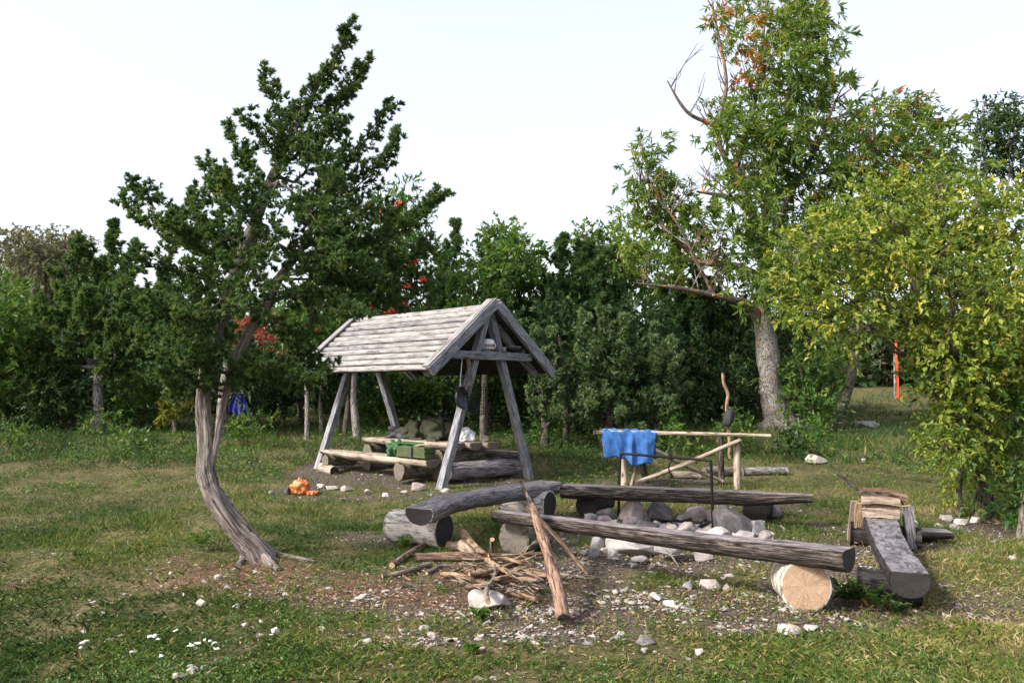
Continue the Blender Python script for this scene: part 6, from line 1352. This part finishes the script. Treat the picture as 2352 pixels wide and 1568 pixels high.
shr = [("dark green shrub beneath the broad juniper", (150, 985), [(110, 900, 55), (170, 890, 55), (130, 950, 40), (60, 950, 50), (190, 950, 36)], 'dark', 20.5, 904),
       ("mid green shrub between the broad juniper and the leaning juniper", (330, 985), [(290, 900, 45), (340, 880, 45), (310, 940, 40), (370, 930, 34), (420, 890, 40)], 'green', 21.5, 905),
       ("yellow-leaved low shrub left of the leaning juniper's trunk", (400, 960), [(395, 940, 16), (420, 932, 13), (375, 948, 11)], 'yellow', 20.0, 906),
       ("leafy green shrub behind the leaning juniper's trunk", (560, 975), [(500, 870, 50), (560, 890, 40), (540, 820, 55), (600, 850, 45), (450, 850, 50)], 'dark', 21.0, 907),
       ("shrub with reddening leaves behind the leaning juniper", (590, 960), [(565, 765, 26), (600, 795, 28), (630, 745, 26), (575, 805, 20), (640, 790, 20)], 'red', 20.5, 908),
       ("dark shrub behind the shelter's far legs", (700, 975), [(660, 800, 55), (700, 850, 50), (650, 880, 45), (740, 900, 36), (620, 920, 36)], 'dark', 22.5, 909),
       ("sunlit shrub seen under the shelter roof", (900, 985), [(880, 890, 45), (930, 900, 45), (860, 940, 40), (960, 930, 45), (920, 850, 50), (1000, 900, 40)], 'green', 22.0, 910),
       ("dark leafy shrub right of the shelter's legs", (1170, 1030), [(1120, 880, 55), (1180, 870, 55), (1230, 900, 50), (1140, 950, 45), (1200, 970, 45), (1090, 940, 40), (1250, 960, 40), (1160, 810, 55)], 'dark', 21.0, 911),
       ("dark leafy shrub under the rounded junipers", (1300, 1040), [(1290, 900, 50), (1340, 930, 50), (1300, 980, 40), (1390, 960, 45), (1360, 1010, 34), (1430, 1000, 36)], 'dark', 20.0, 912),
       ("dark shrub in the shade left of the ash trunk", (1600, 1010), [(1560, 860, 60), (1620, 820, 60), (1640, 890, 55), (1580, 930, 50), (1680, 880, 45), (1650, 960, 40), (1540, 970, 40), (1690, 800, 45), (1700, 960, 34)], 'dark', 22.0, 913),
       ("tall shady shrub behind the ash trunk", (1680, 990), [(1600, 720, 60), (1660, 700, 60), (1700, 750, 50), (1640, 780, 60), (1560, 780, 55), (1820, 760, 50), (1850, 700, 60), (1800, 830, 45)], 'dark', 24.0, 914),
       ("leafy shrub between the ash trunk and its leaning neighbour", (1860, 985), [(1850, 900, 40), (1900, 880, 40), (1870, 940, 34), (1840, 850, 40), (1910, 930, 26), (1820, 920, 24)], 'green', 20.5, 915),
       ("dark bush at the right edge beyond the yellowing bush", (2340, 1235), [(2345, 960, 60), (2360, 1060, 60), (2335, 1150, 45), (2370, 1180, 60), (2400, 900, 90)], 'green', None, 916),
       ("low dark shrub behind the yellowing bush", (2290, 1010), [(2250, 900, 60), (2310, 880, 60), (2270, 960, 45), (2340, 960, 55), (2200, 960, 30), (2330, 800, 80), (2230, 800, 60)], 'dark', 15.5, 917)]
for lab, bs_, lobes, lf, Yv, sd in shr:
    near = Yv is None
    Bd("shrub", lab, bs_, lobes, LEAF[lf], M['bark'], sd, 85 if not near else 120, 0.10 if not near else 0.07, 0.058 if not near else 0.04, 0.30 if not near else 0.2, 9, 0.7, 0.05, None, 'shrub', "shrubs round the clearing", 'tri', 0.15, (0, 0, 0), 0.5, 1, 0.65, Yv, False, 0.15)
Bd("rowan_tree", "rowan with red berry clusters behind the shelter roof", (822, 1006), [(890, 470, 40), (930, 430, 26), (940, 520, 50), (890, 560, 60), (960, 590, 45), (910, 640, 60), (840, 640, 60), (980, 650, 36), (780, 690, 55), (860, 700, 55), (720, 740, 55), (930, 700, 45), (800, 600, 55), (760, 760, 55), (680, 700, 45)], LEAF['green'], M['gbark'], 930, 62, 0.13, 0.05, 0.34, 11, 1.0, 0.075, (820, 800), 'tree', None, 'tri', 0.25, (0, 0, 0), 0.35, 1, 0.6, None)
rw = bpy.data.objects["rowan_tree"]; rwY = rw.location[1]; rwc = [c_ for c_ in rw.children if c_.name.startswith("crown")][0]
rgb = np.random.RandomState(12); bm = bmesh.new(); bmesh.ops.create_icosphere(bm, subdivisions=1, radius=0.028); bme = bpy.data.meshes.new("berry"); bm.to_mesh(bme); bm.free(); bme.materials.append(M['berry'])
bv = np.array([v.co[:] for v in bme.vertices]); bf = np.array([list(p.vertices) for p in bme.polygons])
for (px, py) in [(822, 716), (896, 716), (930, 693), (936, 655), (806, 602), (876, 480), (905, 716), (971, 642), (858, 700), (884, 600), (760, 640), (800, 760), (735, 760), (748, 790), (948, 600), (800, 700), (915, 470), (700, 700)]:
    c = at_y(px, py, rwY - rgb.uniform(0.7, 1.2)); Vs = []; Fs = []
    for k_ in range(16):
        Vs.append(bv + c + rgb.randn(3) * np.array([0.055, 0.05, 0.035])); Fs.append(bf + k_ * len(bv))
    me = np_mesh("berry_cluster", np.vstack(Vs) - c, np.vstack(Fs).ravel(), [3] * (16 * len(bf)), [M['berry']], smooth=True)
    o = link_mesh("berry_cluster", me, c, rwc); tag(o, kind='stuff')
Bd("leafy_tree", "round-headed leafy tree behind the shelter gable, lit on one side", (1118, 1035), [(1150, 570, 50), (1110, 600, 40), (1190, 590, 50), (1150, 630, 60), (1200, 660, 50), (1110, 680, 50), (1150, 545, 30), (1180, 720, 55), (1110, 740, 50), (1230, 740, 45), (1215, 620, 30), (1085, 650, 30), (1160, 800, 50), (1090, 790, 45)], LEAF['green'], M['bark'], 931, 75, 0.125, 0.07, 0.34, 9, 1.0, 0.10, (1120, 830), 'tree', None, 'tri', 0.2, (0, 0, 0), 0.52, 1, 0.6, 20.5)
Bd("leafy_tree", "pale leafy tree showing above the dense dark juniper", (1410, 990), [(1365, 570, 45), (1410, 560, 40), (1450, 590, 45), (1390, 620, 50), (1440, 650, 50), (1340, 540, 22), (1490, 630, 40)], LEAF['green'], M['bark'], 932, 60, 0.13, 0.07, 0.4, 9, 1.0, 0.10, None, 'tree', None, 'tri', 0.2, (0, 0, 0), 0.62, 1, 0.6, 26)
Bd("leafy_tree", "distant pale tree seen through the gap behind the marker post", (2060, 890), [(1980, 740, 50), (2060, 730, 50), (2130, 760, 50), (2010, 800, 45), (2090, 810, 45), (1960, 820, 40), (2150, 830, 40), (2040, 850, 26)], LEAF['olive'], M['bark'], 933, 36, 0.15, 0.08, 0.5, 10, 1.2, 0.14, None, 'tree', None, 'tri', 0.2, (0, 0, 0), 0.6, 1, 0.6, 42)
# thin bare trunks under the trees at the back
rk = np.random.RandomState(14)
for i, (px, y0, y1, dx, r, m_, lab) in enumerate([(706, 1008, 850, -2, 0.055, 'gbark', "slim pale trunk left of the shelter's far legs"), (790, 1000, 850, 14, 0.06, 'bark', "slim dark trunk seen between the shelter's far legs"), (775, 990, 860, -4, 0.05, 'gbark', "slim grey trunk left of the slim dark trunk"), (740, 995, 850, 4, 0.05, 'gbark', "slim grey trunk close to the shelter's far corner leg"),
        (1110, 1030, 800, 8, 0.07, 'bark', "slim dark trunk behind the white bag on the table"), (1300, 1020, 820, -10, 0.06, 'bark', "slim dark trunk under the rounded junipers"), (1395, 1035, 850, 12, 0.08, 'bark', "slim dark trunk right of the blue towel's tree line"), (508, 1000, 840, 12, 0.12, 'gbark', "grey weathered trunk standing behind the leaning juniper"), (690, 965, 800, -4, 0.07, 'bark', "dark trunk beside the blue garment"), (1530, 1000, 800, -30, 0.07, 'bark', "slanting dark trunk left of the ash")]):
    a = gp(px, y0); e = at_y(px + dx, y1, a[1]); m2 = (a + e) / 2 + V3((rk.uniform(-.06, .06), 0, 0))
    rt_ = empty("young_tree", a, lab, "tree", "slim trunks at the back")
    loft("trunk", [a - V3((0, 0, .1)), m2, e, e + (e - m2) * 0.5], [r * 1.2, r, r * .8, r * .5], M[m_], prof_round(9), None, 16, rt_, (0, 1, 0), 0.10, 950 + i)
    cr_ = np.random.RandomState(960 + i); c = e + (e - m2) * 0.5
    B, D, L, W, g, Tw = lobe_twigs(cr_, [(c + cr_.randn(3) * .3, np.array([.5, .5, .45])) for _ in range(3)], 80, 0.3, 8, 0.11, 0.06)
    V, k = leaf_arrays(B, D, L, W, cr_, 'tri', 0.7)
    tag(foliage_obj("crown", V, k, tint_of(cr_, g, .15, .4), LEAF['dark'], a, rt_), kind='stuff')
# blue garment on a stub of the weathered trunk
gt = at_y(548, 905, gp(508, 1000)[1] - 0.1)
gm_ = empty("blue_garment", gt - V3((0, 0, 0.5)), "dark blue garment hanging from a branch behind the leaning juniper", "garment")
PG = np.zeros((20, 16, 3))
for i in range(20):
    for j in range(16):
        a, b_ = i / 19, j / 15
        wv = 0.07 + 0.15 * min(1, b_ * 1.6); ln = 0.52 + 0.12 * math.exp(-((a - .72) / .1) ** 2) - 0.16 * abs(a - .5)
        PG[i, j] = gt + V3(((a - .5) * 2 * wv, 0.05 * math.sin(a * 17) * b_ + 0.03 * math.sin(a * 8), 0.02 - b_ * ln))
grid_mesh("cloth", PG, M['navy'], None, gm_, 0.008)
tk = gp(508, 1000); 
o = loft("hanging_branch", [at_y(512, 915, tk[1]), at_y(535, 903, tk[1] - .06), gt + V3((0.14, 0, 0.02))], [0.03, 0.022, 0.014], M['bark'], prof_round(7), None, 10, gm_, (0, 1, 0), 0.05, 4)

# ------------------------------------------------------------------ undergrowth and the far wood
ru = np.random.RandomState(42)
ug = [(20, 905, 24), (110, 890, 26), (260, 870, 25), (360, 850, 24), (470, 800, 25), (560, 850, 26), (640, 810, 24.5), (730, 840, 26), (820, 830, 25), (900, 820, 27), (985, 800, 25), (1060, 810, 23.5), (1130, 850, 24), (1230, 820, 24.5), (1310, 850, 22.5), (1400, 850, 23.5), (1480, 860, 22), (1560, 840, 25), (1650, 830, 26), (1730, 820, 25), (1840, 790, 27), (1900, 800, 28), (2180, 820, 27), (2260, 800, 24), (2330, 800, 23)]
for i, (px, py, Yv) in enumerate(ug):
    h = 990 - py
    lob = [(px + ru.uniform(-50, 50), py + ru.uniform(0, h * 0.85), ru.uniform(34, 52)) for _ in range(9)]
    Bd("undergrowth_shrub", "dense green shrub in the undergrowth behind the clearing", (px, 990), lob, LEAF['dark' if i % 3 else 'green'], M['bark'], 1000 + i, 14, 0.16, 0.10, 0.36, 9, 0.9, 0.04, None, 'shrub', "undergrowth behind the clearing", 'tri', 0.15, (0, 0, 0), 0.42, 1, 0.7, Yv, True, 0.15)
for i in range(26):
    px = ru.uniform(-20, 2360); 
    if 700 < px < 1240 or 1880 < px < 2130: continue
    Yv = ru.uniform(15.5, 20.0); zb = at_y(px, 900, Yv)[0]; bz = float(gz(zb, Yv)); base_py = 896 + (EYE - bz) * F / Yv
    lob = [(px + ru.uniform(-34, 34), base_py - ru.uniform(8, 55), ru.uniform(14, 26)) for _ in range(6)]
    Bd("low_bush", "low leafy bush at the foot of the wood edge", (px, base_py), lob, LEAF[['dark', 'green', 'green', 'herb'][ru.randint(4)]], M['bark'], 1100 + i, 40, 0.075, 0.042, 0.22, 8, 0.35, 0.02, None, 'bush', "low bushes at the wood edge", 'tri', 0.15, (0, 0, 0), 0.45, 1, 0.7, Yv, True, 0.1)
rf = np.random.RandomState(43); FL = []
for i in range(230):
    a = rf.uniform(-0.95, 0.95); dd = rf.uniform(44, 62); xx = math.sin(a) * dd; yy = math.cos(a) * dd
    FL.append((np.array([xx, yy, float(gz(xx, yy)) + rf.uniform(0.3, 3.2)]), np.array([2.3, 2.3, 1.7]) * rf.uniform(.7, 1.15)))
DENS = 1.0
B, D, L, W, g, Tw = lobe_twigs(rf, FL, 9, 1.0, 9, 0.50, 0.34)
V, k = leaf_arrays(B, D, L, W, rf, 'tri', 0.7)
tag(foliage_obj("far_wood", V, k, tint_of(rf, g, .15, .45), LEAF['dark'], np.array([0, 50.0, 1.8])), "far-off low wood closing the view behind the trees", "wood", None, "stuff")
